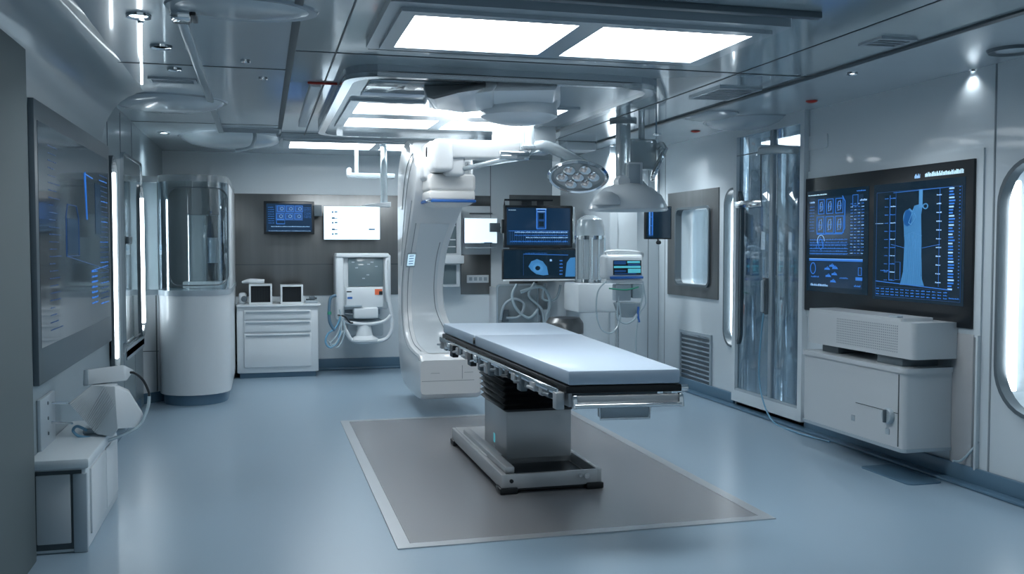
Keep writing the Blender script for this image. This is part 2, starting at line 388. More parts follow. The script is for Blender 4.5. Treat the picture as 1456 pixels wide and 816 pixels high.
obj('light_edge', MB().box((xa - .02, ya1 - .09, 2.545), (xm - .05, ya1 + .05, 2.553), .002), 'mattress', l2, label='pale blue strip')
obj('rim', ring(rrect(*fo, .25, 6), 2, 2.525, 2.56, .06)[0], 'chrome', l2, smooth=False)
Y3 = PZ(410, 207, 2.57).y; xl3 = PZ(410, 210, 2.57).x
ceil_light('slim bright ceiling light farthest away, close to the steel-clad back wall', (xl3 - .1, Y3 - .75, xl3 + 2.0, Y3 + .15),
           [(xl3, Y3 - .6, xl3 + .85, Y3 + .02), (xl3 + .95, Y3 - .6, xl3 + 1.8, Y3 + .02)], 0, 2.565, .02, 'panel')

# ================================================================== OPERATING TABLE
T = thing('operating_table', 'operating table with pale blue mattress on a steel pedestal with black bellows', 'operating table', (1.73, 6.2, .006))
f0 = .006
bx0, bx1 = PZ(715, 705, f0).x, PZ(853, 692, f0).x; by0 = (PZ(715, 705, f0).y + PZ(853, 692, f0).y) / 2; by1 = PZ(645, 630, f0).y
zb0, zb1 = .035, .125
# base: a low steel tray, raised walls, the front part open
base = MB().box((bx0 + .004, by0 + .004, zb0 + .002), (bx1 - .004, by1 - .004, zb0 + .03), 0)
base.box((bx0, by0, zb0), (bx0 + .035, by1, zb1), .006).box((bx1 - .03, by0, zb0), (bx1, by1, zb1), .006)
base.box((bx0 + .03, by0 + .001, zb0 + .001), (bx1 - .025, by0 + .025, zb1 - .001), .003).box((bx0 + .03, by1 - .03, zb0), (bx1 - .025, by1 - .001, zb1 - .001), .003)
base.box((bx0 + .02, by0 + .52, zb0 + .004), (bx1 - .015, by1 - .015, zb1 + .005), .006)
ob = obj('base', base, 'tabsteel', T)
obj('side_step', MB().box((bx0 + .035, by0 + .05, zb1 - .01), (bx0 + .095, by1 - .25, zb1 + .035), .01), 'tabsteel', T)
obj('tray', MB().box((bx0 + .08, by0 + .06, zb0 + .028), (bx1 - .05, by0 + .5, zb0 + .036), 0), 'black', T)
for (x, y) in ((bx0 - .012, by0 - .012), (bx1 - .10, by0 - .012), (bx0 - .012, by1 - .11), (bx1 - .10, by1 - .11)):
    obj('foot', MB().box((x, y, f0), (x + .112, y + .12, .045), .008), 'rubber', T)
obj('plinth', MB().box((bx0 + .03, by0 + .03, .018), (bx1 - .03, by1 - .03, .04), 0), 'black', T)
kn = MB().lathe([(0, -.004), (.016, -.004), (.016, .012), (0, .012)], 16, Matrix.Translation((bx1 - .10, by0 - .004, .09)) @ Matrix.Rotation(PI / 2, 4, 'X'))
kn.lathe([(0, -.004), (.011, -.004), (.011, .01), (0, .01)], 16, Matrix.Translation((bx1 - .14, by0 - .004, .095)) @ Matrix.Rotation(PI / 2, 4, 'X'))
obj('socket', kn, 'chrome', T); 
obj('bolt', MB().lathe([(0, -.004), (.012, -.004), (.012, .008), (0, .008)], 16, Matrix.Translation((bx0 + .06, by0 - .002, .085)) @ Matrix.Rotation(PI / 2, 4, 'X')), 'black', T)
cfl, cfr, cbl = PZ(718, 652, .12), PZ(815, 650, .12), PZ(688, 628, .12)
cx0, cx1, cy0, cy1 = cfl.x, cfr.x, (cfl.y + cfr.y) / 2, cbl.y + .03
zc = PY(760, 583, cy0).z
co = obj('column', MB().box((cx0, cy0, .12), (cx1, cy1, zc), .01), 'tabsteel', T)
p = PX(703, 624, cx0)
obj('label', MB().box((cx0 - .002, p.y - .02, p.z - .02), (cx0, p.y + .02, p.z + .04), 0), 'teal', co, label='small teal label')
obj('label', MB().box((cx0 - .002, p.y - .02, p.z - .07), (cx0, p.y + .02, p.z - .045), 0), 'white', co, label='small white label')
mx, my = (cx0 + cx1) / 2, (cy0 + cy1) / 2
nb = 8; secs = []; zt = .745
def rr3(x0, y0, x1, y1, r, z): return [(a, b, z) for a, b in rrect(x0, y0, x1, y1, r, 3)]
for k in range(nb * 2 + 1):
    u = k / (nb * 2); z = zc - .005 + (zt - zc) * u
    e = (.028 if k % 2 else .004) + .01 * u
    secs.append(rr3(cx0 - e, cy0 - e, cx1 + e, cy1 + e + .03 * u, .02, z))
obj('bellows', MB().loft(secs), 'rubber', T)
ztop_f, ztop_b = .89, .93
FL, FR, BL, BR = PZ(808, 527, ztop_f), PZ(968, 524, ztop_f), PZ(630, 459, ztop_b), PZ(778, 458, ztop_b)
def TT(u, v, dz=0, out=0, ext=0):
    a = FL.lerp(BL, v); b = FR.lerp(BR, v); d = (b - a).normalized(); l = (BL - FL).normalized()
    p = a.lerp(b, u) + d * (out if u > .5 else -out if u < .5 else 0) + l * ext
    return p + Vector((0, 0, dz))
def slab(u0, u1, v0, v1, dz0, dz1, out=0, bev=.01):
    mb = MB(); return mb.hexa([TT(u0, v0, dz0, out), TT(u1, v0, dz0, out), TT(u1, v1, dz0, out), TT(u0, v1, dz0, out)],
                              [TT(u0, v0, dz1, out), TT(u1, v0, dz1, out), TT(u1, v1, dz1, out), TT(u0, v1, dz1, out)], bev)
def slab2(mb, u0, u1, v0, v1, dz0, dz1, out=0, bev=.01):
    mb.hexa([TT(u0, v0, dz0, out), TT(u1, v0, dz0, out), TT(u1, v1, dz0, out), TT(u0, v1, dz0, out)],
            [TT(u0, v0, dz1, out), TT(u1, v0, dz1, out), TT(u1, v1, dz1, out), TT(u0, v1, dz1, out)], bev)
vs = .62  # seam between the two cushions (pixel 672,475)
def vfor(px, u=0):
    best = min(range(1001), key=lambda i: abs(proj(TT(u, i / 1000))[0] - px)); return best / 1000
def proj(p):
    q = RM.transposed() @ (Vector(p) - Vector((0, 0, 1.5))); return 728 + FPX * q.x / -q.z, 408 - FPX * q.y / -q.z
vs = vfor(674)
obj('mattress', slab(0, 1, 0, vs - .004, -.075, 0, 0, .014), 'mattress', T, label='longer front mattress section')
obj('mattress', slab(0, 1, vs + .004, 1, -.075, -.002, 0, .014), 'mattress', T, label='shorter head mattress section')
obj('hinge', MB().tube([TT(0, vs, -.04, .006), TT(1, vs, -.04, .006)], .022, smooth=False), 'black', T)
obj('table_frame', slab(0, 1, .002, .998, -.115, -.078, .008, .006), 'rubber', T)
und = MB(); slab2(und, .12, .88, .05, .95, -.15, -.115, 0, .004); slab2(und, .06, .94, .2, .8, -.19, -.15, 0, .006)
obj('under_frame', und, 'dkgrey', T)
pn = MB().box((cx0 + .03, cy0 + .03, zt - .01), (cx1 - .03, cy1, zt + .04), .01)
obj('head_block', pn, 'tabsteel', T)
for u in (0, 1):
    rl = MB(); rl.hexa([TT(u, .02, -.128, .03), TT(u, .98, -.128, .03), TT(u, .98, -.128, .04), TT(u, .02, -.128, .04)],
                       [TT(u, .02, -.098, .03), TT(u, .98, -.098, .03), TT(u, .98, -.098, .04), TT(u, .02, -.098, .04)], .002)
    for k in range(9):
        v = .05 + .9 * k / 8; q = TT(u, v, -.113, .022); rl.box(q - Vector((.014, .012, .012)), q + Vector((.014, .012, .012)), .002)
    obj('side_rail', rl, 'chrome', T)
for k in range(22):   # clamps and levers hanging along the left rail
    v = .03 + .94 * k / 21; q = TT(0, v, -.125, .032); h = random.choice((.05, .075, .10, .06))
    h *= .75; e_ = .004 + .010 * random.random()
    mb = MB().box(q + Vector((-e_, -.03 - random.random() * .03, -h)), q + Vector((.03, .02 + random.random() * .03, .01)), .005)
    if k % 2: mb.tube([q + Vector((-.006, -.04, -.02)), q + Vector((-.012, .07, -.025 - random.random() * .02))], .009)
    obj('clamp', mb, random.choice(('chrome', 'dkgrey', 'black', 'dkgrey', 'tabsteel')), T)
for k in range(4):
    v = .1 + .8 * k / 3; q = TT(1, v, -.125, .032)
    obj('clamp', MB().box(q + Vector((-.014, -.02, -.05)), q + Vector((.018, .03, .02)), .005), 'tabsteel', T)
# solid side plates under the rail, low towards the front
sd = MB(); sd.hexa([TT(.02, .01, -.185), TT(.02, .45, -.185), TT(.05, .45, -.185), TT(.05, .01, -.185)], [TT(.02, .01, -.11), TT(.02, .45, -.11), TT(.05, .45, -.11), TT(.05, .01, -.11)], .004)
obj('side_plate', sd, 'tabsteel', T)
sd = MB(); sd.hexa([TT(.02, .46, -.165), TT(.02, .99, -.15), TT(.05, .99, -.15), TT(.05, .46, -.165)], [TT(.02, .46, -.11), TT(.02, .99, -.11), TT(.05, .99, -.11), TT(.05, .46, -.11)], .004)
obj('side_plate', sd, 'dkgrey', T)
# front end: pull rail and hanging bracket
fx = (FR - FL).normalized(); fy = Vector((-fx.y, fx.x, 0)) * -1
def FE(u, out, dz): return FL.lerp(FR, u) + fy * out + Vector((0, 0, dz))
er = MB(); er.hexa([FE(.07, .02, -.165), FE(.97, .02, -.165), FE(.97, -.02, -.165), FE(.07, -.02, -.165)], [FE(.07, .02, -.125), FE(.97, .02, -.125), FE(.97, -.02, -.125), FE(.07, -.02, -.125)], .004)
obj('end_plate', er, 'tabsteel', T)
e2 = MB().tube([FE(.05, .035, -.172), FE(.99, .035, -.172)], .011, 14, False)
for u in (.05, .99): e2.hexa([FE(u - .02, .045, -.185), FE(u + .02, .045, -.185), FE(u + .02, -.01, -.185), FE(u - .02, -.01, -.185)], [FE(u - .02, .03, -.12), FE(u + .02, .03, -.12), FE(u + .02, -.01, -.12), FE(u - .02, -.01, -.12)], .004)
obj('end_rail', e2, 'chrome', T)
e3 = MB(); e3.hexa([FE(.27, .02, -.235), FE(.71, .02, -.235), FE(.71, -.03, -.235), FE(.27, -.03, -.235)], [FE(.27, .02, -.18), FE(.71, .02, -.18), FE(.71, -.03, -.18), FE(.27, -.03, -.18)], .006)
br = obj('end_bracket', e3, 'grey', T)
obj('bracket_rim', MB().tube([FE(.27, .028, -.182), FE(.27, .028, -.238), FE(.71, .028, -.238), FE(.71, .028, -.182)], .006, 10, False), 'chrome', br)
obj('corner_knob', MB().tube([TT(1, 0, -.095, .0), TT(1, 0, -.095, .035)], .017, 14, False), 'chrome', T)

# ================================================================== C-ARM GANTRY
xg0 = 1.33
G = thing('c_arm_gantry', 'tall white C-shaped imaging gantry hanging from the ceiling behind the operating table', 'imaging machine', (1.6, 9.0, .15))
O_ = [(8.66, 2.44), (8.9, 2.49), (9.15, 2.49), (9.38, 2.42), (9.56, 2.28), (9.63, 2.05), (9.65, 1.7), (9.65, 1.35), (9.65, 1.0), (9.64, .72), (9.6, .45), (9.48, .24), (9.25, .15), (8.9, .13), (8.5, .13), (8.30, .15), (8.22, .20)]
I_ = [(8.45, 2.20), (8.46, 2.12), (8.5, 2.03), (8.55, 1.95), (8.68, 1.80), (8.86, 1.62), (9.05, 1.45), (9.2, 1.28), (9.3, 1.08), (9.31, .88), (9.22, .72), (9.06, .62), (8.88, .575), (8.7, .56), (8.5, .55), (8.34, .545), (8.22, .50)]
Xr = [1.86, 1.86, 1.85, 1.83, 1.79, 1.75, 1.735, 1.735, 1.74, 1.76, 1.81, 1.85, 1.88, 1.89, 1.89, 1.89, 1.87]
def interp(L, n=4):
    out = []
    for i in range(len(L) - 1):
        p0, p1, p2, p3 = [Vector(L[j]) for j in (max(i - 1, 0), i, i + 1, min(i + 2, len(L) - 1))]
        for k in range(n):
            u = k / n; out.append(.5 * ((2 * p1) + (p2 - p0) * u + (2 * p0 - 5 * p1 + 4 * p2 - p3) * u * u + (3 * p1 - p0 - 3 * p2 + p3) * u ** 3))
    out.append(Vector(L[-1])); return out
OI = interp(O_); II = interp(I_); XX = [v[0] for v in interp([(x, 0) for x in Xr])]
secs = []
for o_, i_, xr in zip(OI, II, XX):
    d = (i_ - o_); L = d.length; d.normalize()
    r = .035
    sec = []
    for (t, x) in ((0, xg0 + r), (r * .3, xg0 + r * .3), (r, xg0), (L - r, xg0), (L - r * .3, xg0 + r * .3), (L, xg0 + r), (L, xr - r), (L - r * .3, xr - r * .3), (L - r, xr), (r, xr), (r * .3, xr - r * .3), (0, xr - r)):
        q = o_ + d * t; sec.append((x, q.x, q.y))
    secs.append(sec)
gb = obj('gantry_body', MB().loft(secs), 'gantry', G)
def onface(k, t, e=.002):   # point on the left face
    q = OI[k].lerp(II[k], t); return Vector((xg0 - e, q.x, q.y))
sl = MB()
sl.tube([onface(k, .93) for k in range(14, len(OI) - 2, 2)], .0035, 6)
sl.tube([onface(k, .45) for k in range(0, 22, 2)], .0035, 6)
sl.tube([onface(k, .62) for k in range(0, 30, 2)], .0025, 6)
obj('seam_line', sl, 'softseam', gb)
# inset inner panel, front seams
ins = MB(); L_ = [];
pan = []
for k in range(18, 62, 2):
    q = II[k]; d = (II[k] - OI[k]).normalized(); pan.append((q + d * .004, XX[k]))
secs2 = [[(xg0 + .09, q.x, q.y), (xr - .07, q.x, q.y), (xr - .07, q.x + .01, q.y), (xg0 + .09, q.x + .01, q.y)] for q, xr in pan]
obj('inner_panel', MB().loft(secs2), 'white', G)
sl = MB(); 
for fx_ in (.05, ): sl.tube([(xg0 + fx_, q.x - .002, q.y + .002) for q, xr in pan[:-2]], .003, 6)
sl.tube([(xr - .10 , q.x - .006, q.y + .003) for q, xr in pan[2:-7]], .0035, 6)
yf = 8.22
sl.box((xg0 + .01, yf - .001, .315), (1.81, yf + .006, .319), 0).box((1.70, yf - .003, .33), (1.704, yf + .006, .45), 0)
sl.box((1.72, yf - .003, .385), (1.80, yf + .006, .388), 0).box((1.42, yf - .003, .385), (1.50, yf + .006, .388), 0)
obj('seam_line', sl, 'softseam', gb)
# label display on the inner face
kl = min(range(len(II)), key=lambda k: abs(II[k].y - PY(585, 370, II[k].x).z))
q = II[kl]; 
lbx = PY(577, 370, q.x).x
dd = (II[kl + 2] - II[kl - 2]).normalized(); nn = Vector((-(-dd.y), 0))
qa, qb = II[kl - 1] + Vector((-.012, .0)), II[kl + 2] + Vector((-.012, .0))
up_ = Vector((0, qa.x - qb.x, qa.y - qb.y)).normalized() * .09; cc = Vector((lbx + .05, q.x - .016, q.y))
mb = MB(); e = Vector((.042, 0, 0)); th = Vector((0, .012, -.0)) 
mb.hexa([cc - e - up_, cc + e - up_, cc + e - up_ + th, cc - e - up_ + th], [cc - e + up_, cc + e + up_, cc + e + up_ + th, cc - e + up_ + th], .002)
dl = obj('status_display', mb, 'grey', G, label='small lit bluish status display')
mb = MB(); e2_ = e * .85; f_ = Vector((0, -.0025, 0)); u2 = up_ * .8
mb.hexa([cc - e2_ - u2 + f_, cc + e2_ - u2 + f_, cc + e2_ - u2, cc - e2_ - u2], [cc - e2_ + u2 + f_, cc + e2_ + u2 + f_, cc + e2_ + u2, cc - e2_ + u2], 0)
obj('screen', mb, 'gfaint', dl)
mb = MB()
for k in range(4):
    c2 = cc + u2 * (.7 - .45 * k) + f_ * 1.5
    mb.hexa([c2 - e2_ * .6 - u2 * .08, c2 + e2_ * .6 - u2 * .02, c2 + e2_ * .6 - u2 * .02 - f_, c2 - e2_ * .6 - u2 * .08 - f_], [c2 - e2_ * .6 + u2 * .06, c2 + e2_ * .6 + u2 * .1, c2 + e2_ * .6 + u2 * .1 - f_, c2 - e2_ * .6 + u2 * .06 - f_], 0)
obj('screen_graphics', mb, 'bluep', dl)
# detector head
yd = 8.15
p1, p2 = PY(610, 262, yd), PY(677, 262, yd)
dx0, dx1 = p1.x, p2.x
def zat(py, Y, px=640): return PY(px, py, Y).z
zz = [zat(v, yd) for v in (250, 272, 284, 287.5, 292)]
obj('detector_neck', MB().box((dx0 - .03, yd + .08, zz[0] - .03), (dx1 - .02, yd + .52, zz[0] + .17), .04, 4), 'gantry', G)
hd = obj('detector_head', MB().box((dx0, yd, zz[1]), (dx1, yd + .45, zz[0] + .02), .035, 4).box((dx0 + .005, yd + .004, zz[2]), (dx1 - .005, yd + .446, zz[1] + .01), .02, 3), 'cream', G)
obj('blue_band', MB().box((dx0 + .0, yd - .002, zz[3]), (dx1, yd + .45, zz[2] + .004), .008), 'bluep', hd, label='blue band round the detector')
secs = [rr3(dx0 + .01, yd + .01, dx1 - .01, yd + .44, .05, zz[3] + .003), rr3(dx0 + .04, yd + .03, dx1 - .04, yd + .42, .05, zz[3] - .02), rr3(dx0 + .1, yd + .08, dx1 - .1, yd + .37, .05, zz[4] - .01)]
obj('detector_window', MB().loft(secs), 'cream', hd)
obj('handle', MB().tube([(dx0 + .02, yd - .0, zz[2]), (dx0 - .03, yd - .02, zz[2] - .012), (dx0 + .01, yd - .01, zz[2] - .02)], .007), 'chrome', hd)
# suspension arm and shoulder
ya = 7.95
q1, q2 = PY(617, 197, ya), PY(740, 226, ya)
zt_, zb_ = q1.z, q2.z
xs1 = PY(640, 200, ya).x; 
obj('suspension_arm', MB().box((q1.x + .02, ya, zb_), (q2.x, ya + .26, zt_), .02, 3), 'gantry', G)
zsh = PY(630, 248, ya).z
obj('shoulder', MB().box((q1.x, ya - .015, zsh + .03), (xs1 + .03, ya + .45, zt_ + .005), .04, 4).box((xs1 - .02, ya + .05, zsh - .0), (PY(664, 240, ya).x, ya + .35, zb_ + .03), .03, 3), 'gantry', G)
obj('shoulder_link', MB().box((q1.x + .0, ya + .3, 2.2), (1.80, 8.9, 2.42), .04, 4), 'gantry', G)
# column up to drum
xc0, xc1 = PY(705, 180, ya).x, PY(741, 180, ya).x; rc = (xc1 - xc0) / 2; cxm = (xc0 + xc1) / 2; ycm = ya + .13
obj('lift_column', MB().lathe([(0, zt_ - .01), (rc, zt_ - .01), (rc, zt_ + .06), (rc * .97, zt_ + .062), (rc * .97, H), (0, H)], 32, Matrix.Translation((cxm, ycm, 0))), 'gantry', G)
# ceiling turntable and its faceted housing
Mt = thing('ceiling_turntable', 'white round ceiling turntable with a faceted housing in the middle of the long light frame', 'ceiling mount', (1.75, 7.0, H))
yc_ = 6.5; c1 = PY(738, 160, yc_); rd = PY(790, 160, yc_).x - c1.x
zd = PY(738, 169, yc_ - rd).z
obj('drum', MB().lathe([(0, zd), (rd * .45, zd - .0), (rd * .8, zd + .02), (rd, zd + .05), (rd, H - .01), (rd * 1.02, H - .01), (rd * 1.05, 2.6), (0, 2.6)], 40, Matrix.Translation((c1.x, yc_, 0))), 'white', Mt)
hb = MB()
hb.hexa([PZ(606, 140, 2.46), PZ(700, 130, 2.44), PZ(700, 158, 2.44), PZ(618, 156, 2.46)], [PZ(598, 112, 2.598), PZ(715, 108, 2.598), PZ(715, 160, 2.598), PZ(594, 150, 2.598)], .012)
hb.hexa([PZ(690, 130, 2.46), PZ(790, 128, 2.48), PZ(786, 150, 2.48), PZ(690, 160, 2.46)], [PZ(690, 104, 2.598), PZ(800, 110, 2.598), PZ(800, 156, 2.598), PZ(690, 160, 2.598)], .012)
obj('housing', hb, 'white', Mt)
hb = MB(); hb.hexa([PZ(616, 141, 2.43), PZ(650, 132, 2.40), PZ(662, 160, 2.40), PZ(625, 156, 2.43)], [PZ(606, 138, 2.47), PZ(688, 126, 2.47), PZ(688, 158, 2.47), PZ(618, 155, 2.47)], .01)
obj('housing_facet', hb, 'gantry', Mt)
# square ceiling box to the right of the column
yb = 8.1; e1, e2p = PY(742, 215, yb), PY(791, 215, yb)
bxq = obj('ceiling_box', MB().box((e1.x, yb, e1.z), (e2p.x, yb + .35, H), .012), 'white'); tag(bxq, 'square white box hanging from the ceiling right of the gantry column', 'ceiling box')

# ================================================================== SURGICAL LAMPS
def frame_m(c, n, roll=0):
    n = Vector(n).normalized(); q = n.to_track_quat('Z', 'Y'); return Matrix.Translation(c) @ q.to_matrix().to_4x4() @ Matrix.Rotation(roll, 4, 'Z')
# lamp 1: tilted ring lamp on a sweeping arm
LY = 7.5
lc = PY(822, 250, LY)
L1 = thing('surgical_lamp', 'tilted round surgical lamp on a sweeping arm beside the square ceiling box', 'surgical lamp', PY(770, 205, LY))
mt = frame_m(lc, (-.35, -.75, -.95))
obj('lamp_head', MB().lathe([(0, -.05), (.1, -.05), (.2, -.03), (.245, -.005), (.25, .012), (.235, .025), (.215, .02), (.2, .008), (0, .008)], 40, mt, 1, .72), 'acrylic', L1)
obj('lamp_rim', MB().lathe([(.245, .0), (.255, .012), (.24, .03), (.222, .022), (.235, .005)], 40, mt, 1, .72), 'chrome', L1)
lens = MB()
for k in range(7):
    a = 2 * PI * k / 6; rr_ = 0 if k == 6 else .13
    lens.lathe([(0, .0), (.05, .0), (.048, .018), (.03, .026), (0, .028)], 20, mt @ Matrix.Translation((rr_ * math.cos(a), rr_ * .72 * math.sin(a), .004)))
obj('lens', lens, 'chrome', L1)
obj('arm', MB().tube([PY(752, 212, LY), PY(775, 208, LY), PY(805, 220, LY), PY(840, 240, LY + .05), PY(862, 258, LY + .02)], [.05, .052, .045, .04, .02], 16), 'acrylic', L1)
obj('mount', MB().lathe([(0, 0), (.06, 0), (.065, .02), (.05, .04), (.035, H - PY(752, 212, LY).z), (0, H - PY(752, 212, LY).z)], 24, Matrix.Translation(PY(752, 212, LY))), 'acrylic', L1)
obj('control_strip', MB().box(PY(710, 224, LY) - Vector((0, .03, .02)), PY(752, 216, LY) + Vector((0, .03, 0)), .01), 'chrome', L1)
obj('lower_arm', MB().tube([PY(752, 222, LY), PY(705, 230, LY + .2), PY(660, 240, LY + .5)], [.03, .022, .02], 12), 'acrylic', L1)
# lamp 2: dome lamp on the ceiling post
PYY = 7.95
pc = PY(886, 200, PYY)
L2 = thing('surgical_lamp', 'large white dome lamp facing down on a pale ceiling post', 'surgical lamp', (pc.x, PYY, 2.6))
pr = PY(894, 200, PYY).x - pc.x
obj('post', MB().box((pc.x - pr, PYY - pr, PY(886, 275, PYY).z), (pc.x + pr, PYY + pr, H), .012, 3).lathe([(0, 2.57), (.12, 2.57), (.12, H), (0, H)], 28, Matrix.Translation((pc.x, PYY, 0))), 'acrylic', L2)
dc = PY(893, 300, PYY - .05); rd2 = PY(946, 300, PYY - .05).x - dc.x
hh = PY(893, 262, PYY).z - dc.z
obj('dome', MB().lathe([(0, hh * .55), (rd2 * .9, .012), (rd2 * .97, 0), (rd2, .015), (rd2 * .98, .04), (rd2 * .85, hh * .55), (rd2 * .6, hh * .85), (rd2 * .3, hh * 1.0), (0, hh * 1.05)], 44, Matrix.Translation(dc), 1, .9), 'white', L2)
obj('dome_lens', MB().lathe([(0, .02), (rd2 * .8, .02), (rd2 * .8, .03), (0, .035)], 32, Matrix.Translation(dc)), 'glass', L2)
ds = PY(862, 288, PYY - .25)
obj('dome_cap', MB().lathe([(0, -.02), (.12, -.02), (.125, .0), (.10, .06), (.05, .09), (0, .1)], 32, Matrix.Translation(ds)), 'white', L2)
hb = MB().lathe([(0, -.06), (.055, -.06), (.06, -.04), (.06, .04), (.055, .06), (0, .06)], 24, Matrix.Translation(PY(884, 259, PYY - .08)) @ Matrix.Rotation(PI / 2, 4, 'X'))
hb.box(PY(893, 270, PYY - .1), PY(908, 232, PYY) + Vector((0, .05, 0)), .008)
hb.lathe([(0, -.03), (.1, -.03), (.14, 0), (.1, .05), (.05, .1), (0, .11)], 28, Matrix.Translation(PY(905, 272, PYY)))
obj('hub', hb, 'white', L2)
obj('knuckle', MB().box(PY(894, 270, PYY - .12), PY(907, 234, PYY - .06), .006), 'grey', L2)
# lamp 3: small tilted disc at right, from a housing
L3 = thing('surgical_lamp', 'small narrow lamp seen almost edge-on, right of the ceiling post', 'surgical lamp', PY(905, 200, PYY))
hs = MB().box(PY(896, 240, PYY + .05), PY(926, 200, PYY + .2), .03, 4)
obj('housing', hs, 'acrylic', L3)
mt = frame_m(PY(937, 233, PYY), (.86, -.35, -.42), 0)
obj('lamp_head', MB().lathe([(0, -.03), (.10, -.03), (.15, -.012), (.16, .0), (.15, .015), (.12, .02), (0, .02)], 36, mt, 1, 1), 'acrylic', L3)
obj('lamp_rim', MB().lathe([(.155, -.01), (.168, .0), (.155, .018), (.14, .012), (.145, -.008)], 36, mt), 'chrome', L3)
obj('arm', MB().tube([PY(926, 215, PYY + .1), PY(940, 205, PYY + .05), PY(946, 212, PYY)], [.03, .025, .015], 12), 'acrylic', L3)
obj('mount', MB().tube([PY(912, 202, PYY + .12), (PY(912, 202, PYY + .12).x, PYY + .12, H)], .03, 14, False), 'acrylic', L3)

# ================================================================== SCREENS
def plane_m(c, u, v): # matrix whose local x=u, y=v (screen up), z=normal
    u = Vector(u).normalized(); v = Vector(v).normalized(); n = u.cross(v)
    m = Matrix((u, v, n)).transposed().to_4x4(); return Matrix.Translation(c) @ m
class Scr:
    """flat graphics laid on a display, in fractions of its width and height"""
    def __init__(s, m, w, h, z): s.m, s.w, s.h, s.z, s.d = m, w, h, z, {}
    def mb(s, k): return s.d.setdefault(k, MB())
    def r(s, k, x0, y0, x1, y1): s.mb(k).box((s.w * (x0 - .5), s.h * (y0 - .5), s.z), (s.w * (x1 - .5), s.h * (y1 - .5), s.z + .0012 + .0003 * len(s.d)), 0, mtx=s.m); return s
    def line(s, k, pts, t=.002):
        P = [Vector((s.w * (x - .5), s.h * (y - .5), s.z + .001)) for x, y in pts]
        s.mb(k).tube(P, t, 5, False, mtx=s.m); return s
    def poly(s, k, pts, up=0):
        t = bmesh.new(); vs = [t.verts.new((s.w * (x - .5), s.h * (y - .5), s.z + .0008 + up)) for x, y in pts]; t.faces.new(vs)
        r = bmesh.ops.extrude_face_region(t, geom=t.faces[:]); bmesh.ops.translate(t, vec=(0, 0, .0006), verts=[g for g in r['geom'] if isinstance(g, bmesh.types.BMVert)])
        s.mb(k)._merge(t, s.m); return s
    def frame(s, k, x0, y0, x1, y1, t=.0016): return s.line(k, [(x0, y0), (x1, y0), (x1, y1), (x0, y1), (x0, y0)], t)
    def text(s, k, x0, y, x1, h, seed=0):
        R = random.Random(seed + int(x0 * 997 + y * 131)); x = x0
        while x < x1:
            wv = R.uniform(.004, .012); s.r(k, x, y, min(x + wv, x1), y + h * R.uniform(.5, 1)); x += wv + R.uniform(.003, .009)
        return s
    def done(s, parent, name='screen_graphics'):
        for k, mb in s.d.items(): obj(name, mb, k, parent)
def circ(cx, cy, rx, ry, n=20, a0=0, a1=360): return [(cx + rx * math.cos(math.radians(a0 + (a1 - a0) * k / n)), cy + ry * math.sin(math.radians(a0 + (a1 - a0) * k / n))) for k in range(n + 1)]

# --- large double display on the right wall
a = PX(1147, 253, XR); b = PX(1391, 228, XR); c = PX(1388, 467, XR); d = PX(1147, 441, XR)
zT, zB = (a.z + b.z) / 2, (c.z + d.z) / 2; yN, yF = b.y, a.y
W_, H_ = yF - yN, zT - zB
DW = thing('wall_display', 'large black double display glowing blue on the right wall', 'display', (XR, (yN + yF) / 2, zB))
hsg = obj('bezel', MB().box((XR - .03, yN, zB), (XR, yF, zT), .004), 'black', DW)
obj('surround', MB().prism([(yN - .06, zB - .05), (yF + .06, zB - .05), (yF + .06, zT + .06), (yN - .06, zT + .06)], 0, XR - .012, XR, holes=[[(yN, zB), (yF, zB), (yF, zT), (yN, zT)]]), 'wall', DW, smooth=False)
# display frame: u towards the camera (right in the photo), v up
def sub(u0, v0, u1, v1):   # fractions of the whole display, u from far (left) to near (right)
    yc = yF - W_ * (u0 + u1) / 2; zc_ = zB + H_ * (v0 + v1) / 2
    return plane_m((XR - .03, yc, zc_), (0, -1, 0), (0, 0, 1)), W_ * (u1 - u0), H_ * (v1 - v0)
m1, w1, h1 = sub(.035, .15, .455, .90)
s1 = obj('screen', MB().box((-w1 / 2, -h1 / 2, 0), (w1 / 2, h1 / 2, .002), 0, mtx=m1), 'scr', DW, label='left screen of thumbnails and readouts')
g = Scr(m1, w1, h1, .002)
g.r('scr2', .05, .36, .92, .93).r('scr2', .05, .05, .92, .30)
for (x, y, wd, ht) in ((.20, .77, .10, .14), (.34, .77, .11, .14), (.49, .77, .12, .14), (.18, .58, .12, .16), (.33, .58, .13, .16), (.49, .58, .13, .16)):
    g.frame('gblue', x, y, x + wd, y + ht, .0045); g.line('gpale', [(x + wd * .3, y + ht * .15), (x + wd * .35, y + ht * .8), (x + wd * .65, y + ht * .85), (x + wd * .6, y + ht * .2)], .002)
    g.line('gblue', [(x + wd * .2, y + ht * .5), (x + wd * .8, y + ht * .5)], .003); g.line('gblue', circ(x + wd * .5, y + ht * .5, wd * .28, ht * .3), .0025)
g.line('gblue', [(.18, .57), (.60, .57), (.64, .62), (.64, .88), (.60, .93)], .005); g.line('gpale', circ(.25, .50, .06, .06, 14, 0, 200), .003)
g.line('gblue', circ(.25, .47, .04, .05), .003).line('gblue', [(.17, .44), (.24, .54), (.30, .44)], .0025)
for k in range(6): g.text('gblue', .06, .37 + .028 * k, .68, .012, k)
for k in range(3): g.line('gblue', [(.05, .38 + .045 * k), (.70, .38 + .045 * k)], .0015)
for k in range(17):
    for j in range(4): g.text('gblue' if (k + j) % 3 else 'gpale', .73 + .055 * j, .38 + .029 * k, .765 + .055 * j, .010, k * 5 + j)
g.frame('gblue', .76, .83, .84, .93, .003); g.text('gpale', .87, .87, .97, .02); g.text('gpale', .05, .88, .14, .018)
for k in range(9): g.text('gblue', .05, .60 + .03 * k, .13, .008, k)
